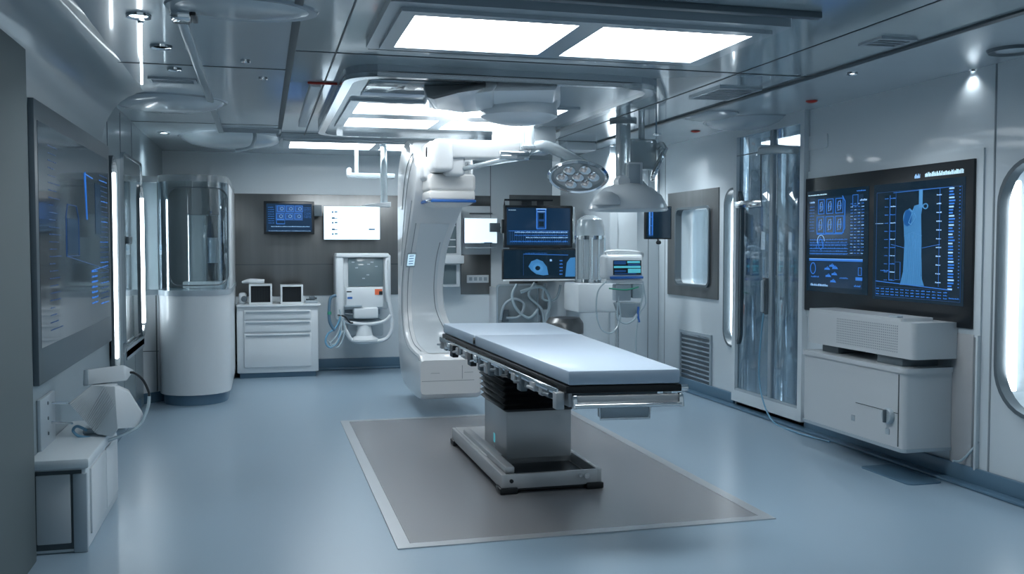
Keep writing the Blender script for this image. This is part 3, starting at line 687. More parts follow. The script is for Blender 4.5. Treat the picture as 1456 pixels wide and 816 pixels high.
g.r('gblue', .05, .305, .92, .325).line('gpale', [(.05, .327), (.92, .327)], .002)
g.line('gblue', circ(.12, .23, .045, .055), .004).text('gblue', .09, .14, .22, .016)
for (x, y) in ((.32, .22), (.40, .25), (.34, .15), (.44, .17), (.42, .10), (.45, .23)):
    g.r('gblue', x, y, x + .08, y + .018); g.line('gblue', [(x, y), (x + .05, y + .03), (x + .09, y)], .003)
g.text('gblue', .57, .14, .70, .014).r('gblue', .82, .13, .92, .16).frame('gblue', .86, .18, .91, .25, .003).text('gblue', .80, .07, .90, .02)
g.text('gpale', .08, .055, .38, .026, 3); g.text('gfaint', .02, .955, .34, .012, 4); g.text('gblue', .82, .96, .95, .012)
g.done(s1)
m2, w2, h2 = sub(.485, .13, .965, .90)
s2 = obj('screen', MB().box((-w2 / 2, -h2 / 2, 0), (w2 / 2, h2 / 2, .002), 0, mtx=m2), 'scr', DW, label='right screen with an upright glowing figure scan')
g = Scr(m2, w2, h2, .002)
g.frame('gdeep', .04, .03, .97, .93, .002)
g.poly('bonecol', [(.33, .14), (.60, .14), (.565, .22), (.565, .50), (.555, .72), (.57, .80), (.54, .81), (.48, .80), (.46, .76), (.43, .78), (.38, .76), (.36, .68), (.375, .50), (.365, .25)])
g.poly('bonecol', circ(.405, .70, .05, .07)).poly('bonelt', [(.53, .78), (.57, .78), (.57, .93), (.53, .93)], .001)
g.line('bonelt', circ(.60, .79, .025, .02), .004).line('bonelt', [(.42, .66), (.47, .76), (.50, .70), (.45, .64), (.42, .66)], .004)
for k in range(10): x = .39 + .018 * k; g.line('bonelt', [(x, .52 + .03 * (k % 3)), (x - .005 + .002 * k, .35), (.35 + .025 * k, .15)], .002)
g.line('bonelt', [(.37, .55), (.46, .58), (.565, .55)], .002).line('bonelt', [(.375, .45), (.56, .45)], .0015)
g.line('gblue', [(.24, .92), (.88, .93)], .002).line('gblue', [(.04, .16), (.88, .12)], .0028).line('gblue', [(.20, .17), (.20, .90)], .0018).line('gdeep', [(.27, .17), (.27, .93)], .002)
g.line('gblue', [(.22, .48), (.38, .45)], .0015).line('gblue', [(.57, .45), (.76, .48)], .0015).line('gblue', [(.75, .14), (.75, .93)], .0012)
for k in range(11):
    y = .17 + .07 * k; g.text('gpale' if k % 2 else 'gblue', .21, y, .27, .009, k); g.text('gpale', .72, y, .77, .010, k + 30); g.text('gblue', .14, y, .18, .007, k + 60)
g.text('gpale', .03, .66, .12, .006).text('gblue', .10, .25, .19, .01).frame('gblue', .27, .18, .33, .33, .0015)
for k in range(34): g.r('gpale' if k % 3 == 0 else 'gblue', .845, .12 + .024 * k, .845 + random.uniform(.035, .06), .132 + .024 * k)
for k in range(30): g.r('gblue', .945, .14 + .027 * k, .955, .146 + .027 * k)
for j in range(3):
    for k in range(14): g.text('gblue', .05 + .058 * k, .045 + .024 * j, .085 + .058 * k, .010, j * 20 + k)
g.text('gblue', .86, .05, .96, .01); g.frame('gdeep', .04, .03, .86, .115, .001)
g.done(s2)
m3, w3, h3 = sub(.70, .90, .96, .96); g = Scr(m3, w3, h3, .001)
g.text('gpale', .05, .3, .16, .5, 1).text('gfaint', .26, .35, .98, .5, 2); g.done(hsg, 'caption')
m3, w3, h3 = sub(.04, .88, .2, .93)
# --- dark grey panel on the left wall
a, b, c, d = PX(38, 138, XL), PX(148, 208, XL), PX(150, 488, XL), PX(45, 548, XL)
zT, zB, yN, yF = (a.z + b.z) / 2, (c.z + d.z) / 2, a.y, b.y
DL = thing('wall_display', 'large dark grey glass display on the left wall with faint blue painted reflections', 'display', (XL, (yN + yF) / 2, zB))
obj('bezel', MB().box((XL, yN, zB), (XL + .03, yF, zT), .004), 'dkgrey', DL)
mm = plane_m((XL + .03, (yN + yF) / 2 , (zT + zB) / 2 + .04), (0, 1, 0), (0, 0, 1)); ww, hh_ = (yF - yN) * .95, (zT - zB) * .80
so = obj('screen', MB().box((-ww / 2, -hh_ / 2, 0), (ww / 2, hh_ / 2, .002), 0, mtx=mm), 'scrdark', DL)
g = Scr(mm, ww, hh_, .002)  # blue marks painted as reflections of the monitors in the glass
for k in range(26): g.text('gdeep', .10, .06 + .034 * k, .10 + random.uniform(.04, .14), .006, k)
for k in range(26): g.text('gblue' if k % 4 == 0 else 'gdeep', .82, .10 + .031 * k, .97, .008, k + 40)
g.line('gdeep', [(.30, .40), (.47, .40), (.47, .60), (.44, .66), (.32, .66), (.30, .60), (.30, .40)], .003).r('scr2', .31, .41, .46, .59).r('scr2', .74, .52, .84, .82)
g.line('gblue', [(.58, .86), (.60, .60), (.57, .85), (.70, .84)], .004).line('gdeep', [(.30, .40), (.98, .30)], .003).line('gblue', [(.66, .31), (.96, .33)], .003)
for k in range(7): g.text('gblue', .66, .12 + .03 * k, .76, .012, k + 80)
g.done(so)

def monitor(name, label, cat, px, Y, mats='scr', depth=.05, bez=.02, group=None, normal=None, bottom=.0):
    x0, y0, x1, y1 = px; p, q = PY(x0, (y0 + y1) / 2, Y), PY(x1, (y0 + y1) / 2, Y); m_ = PY((x0 + x1) / 2, y0, Y), PY((x0 + x1) / 2, y1, Y)
    w_, h_ = q.x - p.x, m_[0].z - m_[1].z; cx, cz = (p.x + q.x) / 2, (m_[0].z + m_[1].z) / 2
    o = thing(name, label, cat, (cx, Y, m_[1].z), group)
    obj('bezel', MB().box((p.x, Y, m_[1].z), (q.x, Y + depth, m_[0].z), .006), 'black', o)
    mm = plane_m((cx, Y, cz + bottom / 2), (1, 0, 0), (0, 0, 1)); sw, sh = w_ - 2 * bez, h_ - 2 * bez - bottom
    s_ = obj('screen', MB().box((-sw / 2, -sh / 2, 0), (sw / 2, sh / 2, .002), 0, mtx=mm), mats, o)
    return o, s_, Scr(mm, sw, sh, .002), (cx, cz, w_, h_)
# monitor on the steel wall
YM = YB - .22
o, s_, g, (cx, cz, w_, h_) = monitor('wall_monitor', 'small black monitor with blue thumbnails on the steel-clad back wall', 'monitor', (375, 286, 447, 333), YM, 'scr2', .05, .03)
for (x, y) in ((.24, .72), (.44, .72), (.64, .72), (.22, .45), (.42, .45), (.62, .45)):
    g.frame('gblue', x, y, x + .16, y + .20, .004); g.r('gblue', x + .03, y + .03, x + .09, y + .12); g.line('gpale', circ(x + .1, y + .1, .035, .05), .002)
g.r('gdeep', .2, .40, .80, .95).frame('gblue', .22, .28, .40, .42, .004); g.text('gpale', .1, .17, .95, .03); g.text('gpale', .05, .02, .97, .02, 9)
for k in range(8): g.text('gblue', .82, .5 + .05 * k, .98, .015, k); g.text('gblue', .04, .3 + .08 * k, .17, .02, k + 9)
g.done(s_)
obj('wall_bracket', MB().box((cx - .08, YM + .05, cz - .08), (cx + .08, YB - .012, cz + .08), .006), 'dkgrey', o)
xq = PY(450, 300, YM).x; zq = PY(450, 300, YM).z
obj('side_hinge', MB().box((xq - .03, YM - .03, zq - .06), (xq + .06, YM + .05, zq + .07), .006), 'dkgrey', o)
obj('hinge_arm', MB().box((xq + .0, YM + .04, zq - .03), (xq + .04, YB - .012, zq + .03), .004), 'dkgrey', o)
# bright white screens
o, s_, g, (cx, cz, w_, h_) = monitor('wall_monitor', 'bright white screen with a faint chart on the steel-clad back wall', 'monitor', (460, 293, 540.5, 341), YM, 'scrwhite', .04, .004)
for k, y in enumerate((.80, .62, .48, .28, .14)): g.r('gink', .14, y, .17 + .02 * (k % 2), y + .05); g.r('gink', .19, y + .01, .24, y + .05 - .02 * (k % 2))
g.r('gink', .80, .29, .91, .33)
for y in (.84, .72, .60, .50, .40, .08): g.line('gfaint', [(.26, y), (.92, y)], .002); g.text('gfaint', .28, y + .02, .9, .03, int(y * 50))
g.done(s_)
obj('wall_bracket', MB().box((cx - .08, YM + .04, cz - .08), (cx + .08, YB - .012, cz + .08), .006), 'dkgrey', o)
o, s_, g, (cx, cz, w_, h_) = monitor('wall_monitor', 'small blank white screen right of the gantry', 'monitor', (660, 310, 707, 346), YM, 'scrwhite', .04, .004)
g.r('gink', .6, .0, .85, .03).r('gfaint', .5, .0, .6, .02); g.done(s_)
obj('wall_bracket', MB().box((cx - .06, YM + .04, cz - .06), (cx + .06, YB - .012, cz + .06), .006), 'dkgrey', o)
xq = PY(704, 324, YM - .03).x; zq = PY(704, 324, YM - .03).z
obj('side_hinge', MB().box((xq - .07, YM - .06, zq - .05), (xq + .06, YM - .005, zq + .06), .006).tube([(xq + .05, YM - .03, zq), (xq + .12, YM - .03, zq + .02)], .012), 'dkgrey', o)
obj('shelf_strip', MB().box((cx - w_ * .45, YM + .0, cz - h_ * .5 - .06), (cx + w_ * .45, YM + .05, cz - h_ * .5 - .045), .003).box((cx - .02, YM + .03, cz - h_ * .5 - .06), (cx + .02, YB, cz - h_ * .5 - .045), .003), 'grey', o)
# stacked pair
YS = 10.7
o, s_, g, (cx, cz, w_, h_) = monitor('stacked_monitor', 'upper black monitor of the stacked pair, showing a bright blue spine scan', 'monitor', (717, 292, 814, 352), YS, 'scr2', .06, .03)
g.r('gdeep', .48, .42, .60, .99).frame('gblue', .47, .44, .61, .96, .007).line('gpale', [(.48, .9), (.60, .9)], .004).r('scr', .50, .70, .58, .86).r('scr', .50, .50, .58, .64).r('gpale', .46, .955, .62, .985)
g.text('gpale', .12, .33, .96, .035, 2).text('gblue', .12, .25, .96, .03, 3).text('gpale', .30, .19, .96, .03, 4).text('gblue', .05, .08, .96, .04, 5).line('gblue', [(.03, .38), (.97, .38)], .003).text('gfaint', .03, .93, .14, .02)
for k in range(26): g.line('gdeep', [(.05 + .035 * k, .05), (.05 + .035 * k, .36)], .0018)
g.done(s_)
obj('wall_bracket', MB().box((cx - .1, YS + .06, cz - .1), (cx + .1, YB - .012, cz + .1), .006), 'dkgrey', o)
tr = MB().tube([(cx - w_ * .5, YS - .01, cz + h_ * .5 - .01), (cx - w_ * .5, YS - .01, cz + h_ * .5 + .06), (cx + w_ * .2, YS - .01, cz + h_ * .5 + .06)], .012, 8, False).box((cx - w_ * .25, YS, cz + h_ * .5), (cx - w_ * .1, YS + .05, cz + h_ * .5 + .07), .004).box((cx - .02, YS, cz + h_ * .5), (cx + .06, YS + .05, cz + h_ * .5 + .07), .004)
obj('top_bar', tr, 'black', o)
obj('side_guard', MB().box((cx - w_ * .5 - .03, YS - .01, cz - .08), (cx - w_ * .5, YS + .05, cz + .08), .006), 'black', o)
obj('side_trim', MB().box((cx + w_ * .5, YS, cz - h_ * .4), (cx + w_ * .5 + .035, YS + .05, cz + h_ * .48), .008), 'chrome', o)
o, s_, g, (cx, cz, w_, h_) = monitor('stacked_monitor', 'lower dark monitor of the stacked pair, showing a blue ring-shaped scan', 'monitor', (715, 354, 819, 397), YS, 'scr', .06, .012)
g.poly('bonecol', [(.34, .42), (.38, .60), (.46, .68), (.54, .60), (.60, .40), (.62, .12), (.55, .10), (.45, .15), (.38, .28)]).poly('bonelt', circ(.475, .36, .07, .17), .001).poly('scr', circ(.47, .36, .035, .08), .002)
g.line('gblue', [(.27, .86), (.90, .82)], .003).text('gblue', .30, .88, .60, .02).line('gdeep', [(.27, .1), (.27, .86)], .002)
g.poly('bonecol', [(.86, .05), (.88, .55), (.93, .72), (1, .74), (1, .05)]); 
for k in range(5): g.text('gblue', .78, .12 + .12 * k, .82, .05, k)
g.text('gpale', .64, .6, .67, .08); g.done(s_)
obj('lower_edge', MB().box((cx - w_ * .5, YS - .004, cz - h_ * .5 - .02), (cx + w_ * .5, YS + .06, cz - h_ * .5), .004), 'white', o)
obj('wall_bracket', MB().box((cx - .1, YS + .06, cz - .1), (cx + .1, YB - .012, cz + .1), .006), 'dkgrey', o)
# small monitor in front of the step, hung from the ceiling
YH = 8.9
o, s_, g, (cx, cz, w_, h_) = monitor('hanging_monitor', 'small black monitor with a narrow blue column scan hanging by the window', 'monitor', (918, 293, 955, 340), YH, 'scr', .05, .012)
g.r('gdeep', .08, .05, .26, .95).frame('gblue', .10, .10, .24, .92, .005).line('gblue', [(.1, .4), (.24, .4)], .004).line('gblue', [(.1, .68), (.24, .68)], .004).line('gpale', [(.12, .12), (.12, .9)], .003)
g.done(s_)
xw = PY(942, 300, YH).x
obj('hanger', MB().tube([(cx, YH + .07, cz), (cx, YH + .07, H)], .014, 10, False).box((cx - .06, YH + .045, cz - .05), (cx + .06, YH + .08, cz + .05), .004), 'white', o)
obj('camera_ball', MB().lathe([(0, -.02), (.02, -.015), (.028, 0), (.02, .018), (0, .02)], 16, Matrix.Translation((cx, YH + .0, cz - h_ * .5 - .035))).tube([(cx, YH + .01, cz - h_ * .5 - .03), (cx, YH + .02, cz - h_ * .5 + .01)], .007), 'black', o)

# ================================================================== BACK WALL FURNISHING
def bx(x0, y0, x1, y1, Y, dep, bev=.01, mb=None, seg=2):
    p, q = PY(x0, y0, Y), PY(x1, y1, Y); z1 = PY((x0 + x1) / 2, y0, Y).z; z0 = PY((x0 + x1) / 2, y1, Y).z
    return (mb or MB()).box((p.x, Y, z0), (q.x, Y + dep, z1), bev, seg)
# drawer cabinet
Yc0 = 11.15; D = thing('drawer_cabinet', 'pale drawer cabinet against the back wall below the black monitor', 'cabinet', (PY(392, 520, Yc0).x, 11.4, .0))
zc0 = PY(392, 527, Yc0).z
p, q = PY(337, 500, Yc0), PY(453, 500, Yc0); zt1 = PY(392, 436, Yc0).z
obj('body', MB().box((p.x, Yc0, .06), (q.x, YB - .03, zt1), .012), 'white', D)
obj('plinth', MB().box((p.x + .03, Yc0 + .04, 0), (q.x - .03, YB - .03, .07), 0), 'base', D)
obj('worktop', MB().box((p.x - .0, Yc0 - .03, zt1), (q.x + .03, YB - .03, zt1 + .025), .008), 'white', D)
zs = [PY(392, v, Yc0).z for v in (440, 455, 473, 523)]
for z1, z0 in zip(zs, zs[1:]):
    dw = obj('drawer', MB().box((p.x + .08, Yc0 - .02, z0 + .012), (q.x - .08, Yc0 + .01, z1 - .008), .008), 'white', D)
    obj('handle', MB().box((p.x + .10, Yc0 - .035, z1 - .035), (q.x - .10, Yc0 - .018, z1 - .018), .004), 'grey', dw)
wtop = zt1 + .025
def small_box(x0, x1, ya, yb, lab):
    p_, q_ = PY(x0, 420, 11.25), PY(x1, 420, 11.25); z1 = PY((x0 + x1) / 2, ya, 11.25).z
    b = thing('desktop_box', lab, 'device', ((p_.x + q_.x) / 2, 11.35, wtop))
    hp = [(p_.x, wtop), (q_.x, wtop), (q_.x, z1), (p_.x, z1)]; hi = [(p_.x + .02, wtop + .02), (q_.x - .02, wtop + .02), (q_.x - .02, z1 - .02), (p_.x + .02, z1 - .02)]
    obj('housing', MB().prism(hp, 1, 11.25, 11.5, holes=[hi]), 'white', b, smooth=False)
    gr = obj('dark_front', MB().box((p_.x + .02, 11.29, wtop + .02), (q_.x - .02, 11.30, z1 - .02), 0), 'black', b)
    mb = MB()
    for k in range(7): x = p_.x + .04 + (q_.x - p_.x - .08) * k / 6; mb.box((x - .003, 11.283, wtop + .03), (x + .003, 11.29, z1 - .03), 0)
    obj('rib', mb, 'rubber', gr)
small_box(354, 387, 404, 433, 'larger left box with a black ribbed front on the drawer cabinet')
small_box(399, 431, 405, 431, 'smaller right box with a black ribbed front on the drawer cabinet')
t_ = obj('blue_tray', bx(352, 432, 445, 436, 11.12, .1, .004), 'bluep'); 
bpy.data.objects.remove(t_)
pz = PY(347, 420, 11.3)
o = thing('tubing_reel', 'small grey instrument with a round dial at the left end of the drawer cabinet', 'device', (pz.x, 11.3, wtop))
obj('body', MB().box((pz.x - .06, 11.3, wtop), (pz.x + .03, 11.45, wtop + .13), .03, 3), 'white', o)
obj('dial', MB().lathe([(0, 0), (.035, 0), (.03, .015), (0, .015)], 20, Matrix.Translation((pz.x, 11.3, wtop + .06)) @ Matrix.Rotation(PI / 2, 4, 'X')), 'dkgrey', o)
p_ = PY(430, 420, 11.3)
o = thing('instrument_tray', 'low grey tray of small instruments at the right end of the drawer cabinet', 'tray', (PY(442, 430, 11.3).x, 11.35, wtop))
x0_, x1_ = PY(434, 430, 11.3).x, PY(452, 430, 11.3).x
obj('tray', MB().box((x0_, 11.3, wtop), (x1_, 11.5, wtop + .03), .008), 'grey', o)
obj('instrument', MB().tube([(x0_ + .02, 11.35, wtop + .04), (x1_ - .01, 11.45, wtop + .05)], .012).box((x0_ + .05, 11.36, wtop + .03), (x1_ - .03, 11.42, wtop + .08), .01), 'dkgrey', o)
z1 = PY(370, 404, 11.25).z
o = thing('hand_probe', 'white hand probe lying on the larger ribbed box', 'device', (PY(360, 402, 11.3).x, 11.35, z1))
obj('body', MB().tube([(PY(344, 404, 11.36).x, 11.36, z1 + .018), (PY(356, 401, 11.36).x, 11.36, z1 + .032), (PY(376, 400, 11.36).x, 11.36, z1 + .028)], [.012, .03, .025], 12), 'white', o)
# wall cabinet of dark glass beside the gantry
WC = thing('wall_cabinet', 'narrow white wall cabinet with dark glass panes just right of the gantry', 'cabinet', (PY(640, 350, 11.5).x, 11.6, PY(640, 406, 11.5).z))
obj('body', bx(600, 293, 656, 364, 11.5, .2, .008), 'white', WC); obj('body', bx(600, 375, 654, 408, 11.5, .2, .008), 'white', WC)
obj('shelf', bx(600, 363, 660, 375, 11.4, .3, .01), 'white', WC)
pn_ = obj('upper_pane', bx(602, 297, 649, 360, 11.49, .012, .002), 'glassgrey', WC); obj('lower_pane', bx(602, 377, 649, 404, 11.49, .012, .002), 'glassgrey', WC)
mb = MB()
for y in (320, 340, 350): bx(625, y, 648, y + 1.5, 11.48, .01, .001, mb)
obj('shelf_edge', mb, 'white', pn_)
o = thing('socket_strip', 'white socket strip with four outlets on the steel cladding right of the gantry', 'socket', PY(679, 402, YB - .03))
obj('plate', bx(664, 391, 695, 402, YB - .035, .023, .005), 'white', o)
for k in range(4): obj('outlet', bx(667 + 7 * k, 394, 671.5 + 7 * k, 399, YB - .04, .01, .002), 'grey', o)
o = obj('wall_pen_rail', bx(668, 302.5, 700, 304, YB - .03, .03, .002), 'dkgrey'); tag(o, 'thin dark rail on the wall above the blank white screen', 'rail')
# capsule vessel
YV = 9.45; CX = PY(846, 350, YV).x; r_ = PY(866, 350, YV).x - CX
zt1, zb1 = PY(846, 305, YV).z, PY(846, 402, YV).z
V = thing('capsule_vessel', 'upright clear capsule with steel rim on a white ledge beside the stacked monitors', 'vessel', (CX, YV + r_, zb1))
obj('glass_body', MB().lathe([(0, zb1 + .03), (r_, zb1 + .03), (r_, zt1 - .2), (r_ * .97, zt1 - .12), (r_ * .85, zt1 - .05), (r_ * .5, zt1 - .01), (0, zt1)], 40, Matrix.Translation((CX, YV + r_, 0))), 'acrylic', V)
obj('rim', MB().lathe([(r_ * .99, zt1 - .26), (r_ * 1.03, zt1 - .26), (r_ * 1.03, zt1 - .22), (r_ * .99, zt1 - .22)], 40, Matrix.Translation((CX, YV + r_, 0))), 'chrome', V)
obj('base_ring', MB().lathe([(0, zb1), (r_ * 1.06, zb1), (r_ * 1.06, zb1 + .035), (0, zb1 + .035)], 40, Matrix.Translation((CX, YV + r_, 0))), 'chrome', V)
mb = MB()
for k in range(6): a_ = PI + PI * (k + .5) / 6; mb.tube([(CX + r_ * 1.0 * math.cos(a_), YV + r_ + r_ * math.sin(a_), zb1 + .03), (CX + r_ * 1.0 * math.cos(a_), YV + r_ + r_ * math.sin(a_), zt1 - .24)], .010 if k % 2 else .018, 8, False)
obj('stave', mb, 'chrome', V)
lq = PY(822, 403, 9.4); lz = PY(845, 445, 9.4).z
LG = obj('ledge_cabinet', MB().box((lq.x, 9.4, lz), (xb2 + .0, YB2 - .002, lq.z), .03), 'white'); tag(LG, 'white wall-hung ledge box below the clear capsule', 'cabinet')
# white base cabinet and steel drum below the screens
o = obj('white_cabinet', bx(778, 400, 806, 450, 11.25, .44, .02), 'white'); tag(o, 'plain white box cabinet hanging below the stacked monitors', 'cabinet')
YD = 9.7; dx = PY(811, 460, YD); rdr = PY(837, 460, YD).x - dx.x
o = thing('steel_drum', 'squat steel drum on a white base behind the table below the white box', 'drum', (dx.x, YD + rdr, 0))
zt1, zm, z0_ = [PY(811, v, YD).z for v in (452, 456, 476)]
obj('drum', MB().lathe([(0, z0_), (rdr, z0_), (rdr, zm - .04), (rdr * .95, zm - .02), (rdr * .8, zt1 - .01), (0, zt1)], 36, Matrix.Translation((dx.x, YD + rdr, 0))), 'steel', o)
obj('base', MB().lathe([(0, 0), (rdr * .98, 0), (rdr * .98, z0_), (0, z0_)], 36, Matrix.Translation((dx.x, YD + rdr, 0))), 'white', o)
# hose panel
YQ = 11.1
o = thing('hose_panel', 'pale glassy panel with looped hoses below the stacked monitors', 'device', PY(735, 480, YQ))
lp = [(PY(x, y, YQ).x, PY(x, y, YQ).z) for x, y in ((706, 404), (766, 404), (766, 478), (706, 478))]
mb, inn = ring(rrect(lp[0][0], lp[2][1], lp[1][0], lp[0][1], .04), 1, YQ, YQ + .03, .018); obj('frame', mb, 'grey', o, smooth=False)
obj('panel', MB().prism(inn, 1, YQ + .01, YQ + .02), 'acrylic', o)
obj('back_box', MB().box((lp[0][0] + .05, YQ + .03, lp[2][1] + .05), (lp[1][0] - .05, YB, lp[0][1] - .05), .01), 'white', o)
HP = lambda L, Y: [PY(x, y, Y) for x, y in L]
for L, r1, m_ in (([(712, 455), (716, 435), (730, 425), (745, 432), (738, 450), (720, 452)], .016, 'grey'), ([(735, 404), (728, 420), (735, 440), (752, 452), (765, 440)], .018, 'hose'),
               ([(760, 402), (752, 420), (770, 440), (775, 470)], .016, 'hose'), ([(775, 403), (772, 425), (790, 425), (797, 405)], .014, 'hose'), ([(740, 415), (770, 408), (782, 430), (776, 455), (782, 478)], .022, 'hose')):
    obj('hose', MB().tube(HP(L, YQ - .05), r1, 10), m_, o)
obj('valve', bx(772, 440, 782, 468, YQ - .06, .1, .01), 'grey', o); obj('valve', bx(714, 440, 724, 458, YQ - .04, .05, .01), 'dkgrey', o)
# patient monitor with stand
YP = 8.95
o = thing('patient_monitor', 'white patient monitor with teal traces on a slim stand right of the clear capsule', 'patient monitor', (PY(888, 400, YP).x, YP + .1, 0))
hs = obj('housing', bx(861, 362, 916, 396, YP, .2, .04, None, 4), 'white', o)
obj('screen', bx(872, 370, 912, 391, YP - .004, .01, .003), 'black', o)
mb = MB(); mb2 = MB()
for (x0, y0, x1, y1, d2) in ((873, 371, 890, 376, 0), (892, 371, 910, 374, 1), (873, 378, 911, 381, 1), (893, 375, 910, 378, 0), (874, 384, 890, 387, 0), (893, 382, 911, 388, 1), (874, 388.5, 905, 390, 0)):
    bx(x0, y0, x1, y1, YP - .007, .004, 0, mb if d2 else mb2)
sc_ = o.children[-1]
obj('screen_graphics', mb, 'teal', sc_); obj('screen_graphics', mb2, 'gdeep', sc_)
obj('blue_strip', bx(868, 393, 915, 396.5, YP - .012, .02, .003), 'bluep', o, label='dark blue strip under the screen')
obj('handle', MB().tube(HP([(866, 365), (862, 358), (890, 357), (912, 360), (913, 365)], YP + .08), .014), 'white', o)
obj('module', bx(862, 397, 914, 403, YP + .01, .16, .01), 'white', o)
obj('pump', bx(876, 404, 898, 428, YP + .02, .12, .015), 'grey', o); obj('pump', bx(900, 404, 914, 424, YP + .02, .12, .015), 'hose', o)
obj('basin', MB().lathe([(0, -.16), (.06, -.15), (.12, -.08), (.15, 0), (.14, 0), (.11, -.07), (0, -.13)], 28, Matrix.Translation(PY(892, 430, YP + .14))), 'acrylic', o)
xx_ = PY(888, 400, YP).x
obj('pole', MB().tube([(xx_, YP + .2, .05), (xx_, YP + .2, PY(888, 395, YP).z)], .02, 12, False), 'chrome', o)
obj('foot', MB().lathe([(0, 0), (.22, 0), (.22, .025), (.05, .06), (0, .06)], 28, Matrix.Translation((xx_, YP + .2, 0))), 'white', o)
for L, r1, m_ in (([(862, 400), (850, 415), (848, 445), (855, 468), (870, 473), (882, 455), (880, 430)], .008, 'hose'), ([(880, 420), (878, 450), (890, 460), (905, 450), (914, 420), (913, 404)], .009, 'hose'),
                  ([(914, 400), (918, 430), (910, 445), (905, 470), (904, 500)], .007, 'hose'), ([(866, 410), (890, 412), (908, 408)], .007, 'green'), ([(908, 436), (907, 447), (909, 458)], .012, 'bluep')):
    obj('tube', MB().tube(HP(L, YP - .03), r1, 8), m_, o)
for y in (468,): pass
o = thing('wall_sign', 'small pale wall plate with a blue and a red symbol above the patient monitor', 'sign', PY(894, 360, YB2))
obj('plate', bx(884, 348.5, 903.5, 361, YB2 - .012, .012, .003), 'grey', o)
obj('blue_symbol', MB().lathe([(0, 0), (.018, 0), (.018, .004), (0, .004)], 16, Matrix.Translation(PY(891.5, 353, YB2 - .012)) @ Matrix.Rotation(PI / 2, 4, 'X')), 'teal', o)
obj('red_symbol', MB().lathe([(0, 0), (.02, 0), (.02, .004), (0, .004)], 16, Matrix.Translation(PY(897, 352.5, YB2 - .012)) @ Matrix.Rotation(PI / 2, 4, 'X')), 'orange', o)
obj('text_line', bx(887, 357, 900, 358.5, YB2 - .014, .003, 0), 'dkgrey', o)
# white tall pilaster behind the monitor stand
o = struct('trim_4', bx(868, 300, 878, 520, YB2 - .06, .06, .01).box((PY(878, 400, YB2 - .03).x, YB2 - .03, 0), (PY(906, 400, YB2 - .03).x, YB2, 2.0), .01), 'back')

# anaesthesia machine
YA = 11.1
A = thing('anaesthesia_machine', 'white anaesthesia machine with dark screen and looped hoses, left of the gantry', 'medical machine', PY(517, 488, YA))
fr_ = obj('body', bx(478, 362, 553, 440, YA + .05, .5, .03, None, 3), 'white', A)
obj('side_column', bx(477, 361, 490, 455, YA, .25, .03, None, 3), 'white', A)
obj('top_bar', bx(478, 360, 553, 366, YA - .01, .3, .012), 'white', A)
obj('side_column', bx(548, 362, 556, 430, YA, .2, .02, None, 3), 'white', A)
scx = obj('screen', bx(495, 367, 545, 407, YA + .02, .04, .006), 'glassgrey', A)
mb = MB()
for x, y in ((500, 372), (505, 380), (522, 375), (527, 372), (533, 378), (515, 395), (521, 390)): bx(x, y, x + 4, y + 1.5, YA + .017, .004, .001, mb)
obj('trace', mb, 'grey', scx)
dr_ = obj('front_drawer', bx(492, 408, 545, 437, YA, .1, .01), 'white', A)
lb = obj('label', bx(533, 411, 543.5, 419, YA - .004, .005, 0), 'orange', dr_, label='orange warning label')
obj('label', bx(539, 414, 544, 419, YA - .007, .004, 0), 'black', dr_, label='small black square beside the orange label')
obj('label', bx(494, 422, 501, 425, YA - .004, .005, 0), 'bluep', dr_, label='small blue mark'); obj('label', bx(493, 414, 500, 415.5, YA - .004, .005, 0), 'black', dr_)
obj('shelf', bx(490, 434, 515, 437, YA - .05, .2, .006), 'grey', A)
obj('absorber', bx(503, 437, 538, 453, YA - .04, .25, .02, None, 3), 'white', A)
obj('lower_shelf', MB().tube(HP([(480, 452), (495, 458), (520, 461), (545, 457), (556, 448)], YA - .03), .02, 12), 'white', A)
obj('lower_panel', bx(494, 455, 545, 478, YA + .1, .3, .02), 'grey', A)
pl = PY(518, 484, YA + .03); hgt = PY(518, 460, YA + .03).z - pl.z
obj('pedestal', MB().lathe([(0, 0), (.16, 0), (.16, .02), (.10, hgt * .3), (.075, hgt), (0, hgt)], 28, Matrix.Translation(pl)), 'white', A)
obj('rail_loop', MB().tube(HP([(549, 370), (550, 410), (555, 438), (557, 450), (557, 468), (548, 482), (525, 486), (503, 485), (494, 474), (488, 460)], YA - .02), .022, 12), 'white', A)
obj('wall_mount', MB().box((PY(490, 440, YA).x, YA + .3, PY(500, 450, YA).z), (PY(545, 440, YA).x, YB, PY(500, 400, YA).z), .01), 'grey', A)
for L, r1, m_ in (([(478, 420), (470, 424), (468, 440), (469, 458), (476, 470)], .018, 'base'), ([(468.5, 443), (468.3, 447)], .024, 'green'), ([(484, 450), (478, 465), (466, 475), (463, 487), (470, 494), (480, 486), (484, 470)], .012, 'bluehose'),
                  ([(486, 455), (480, 475), (470, 488), (475, 492), (488, 470)], .012, 'hose'), ([(487, 452), (490, 470), (484, 490), (478, 494)], .010, 'hose'), ([(480, 448), (490, 450), (497, 458), (502, 459)], .010, 'black'), ([(490, 446), (502, 447)], .008, 'dkgrey'),
                  ([(483, 440), (486, 460), (482, 480), (474, 490), (466, 484)], .010, 'hose')):
    obj('hose', MB().tube(HP(L, YA - .06), r1, 10), m_, A)
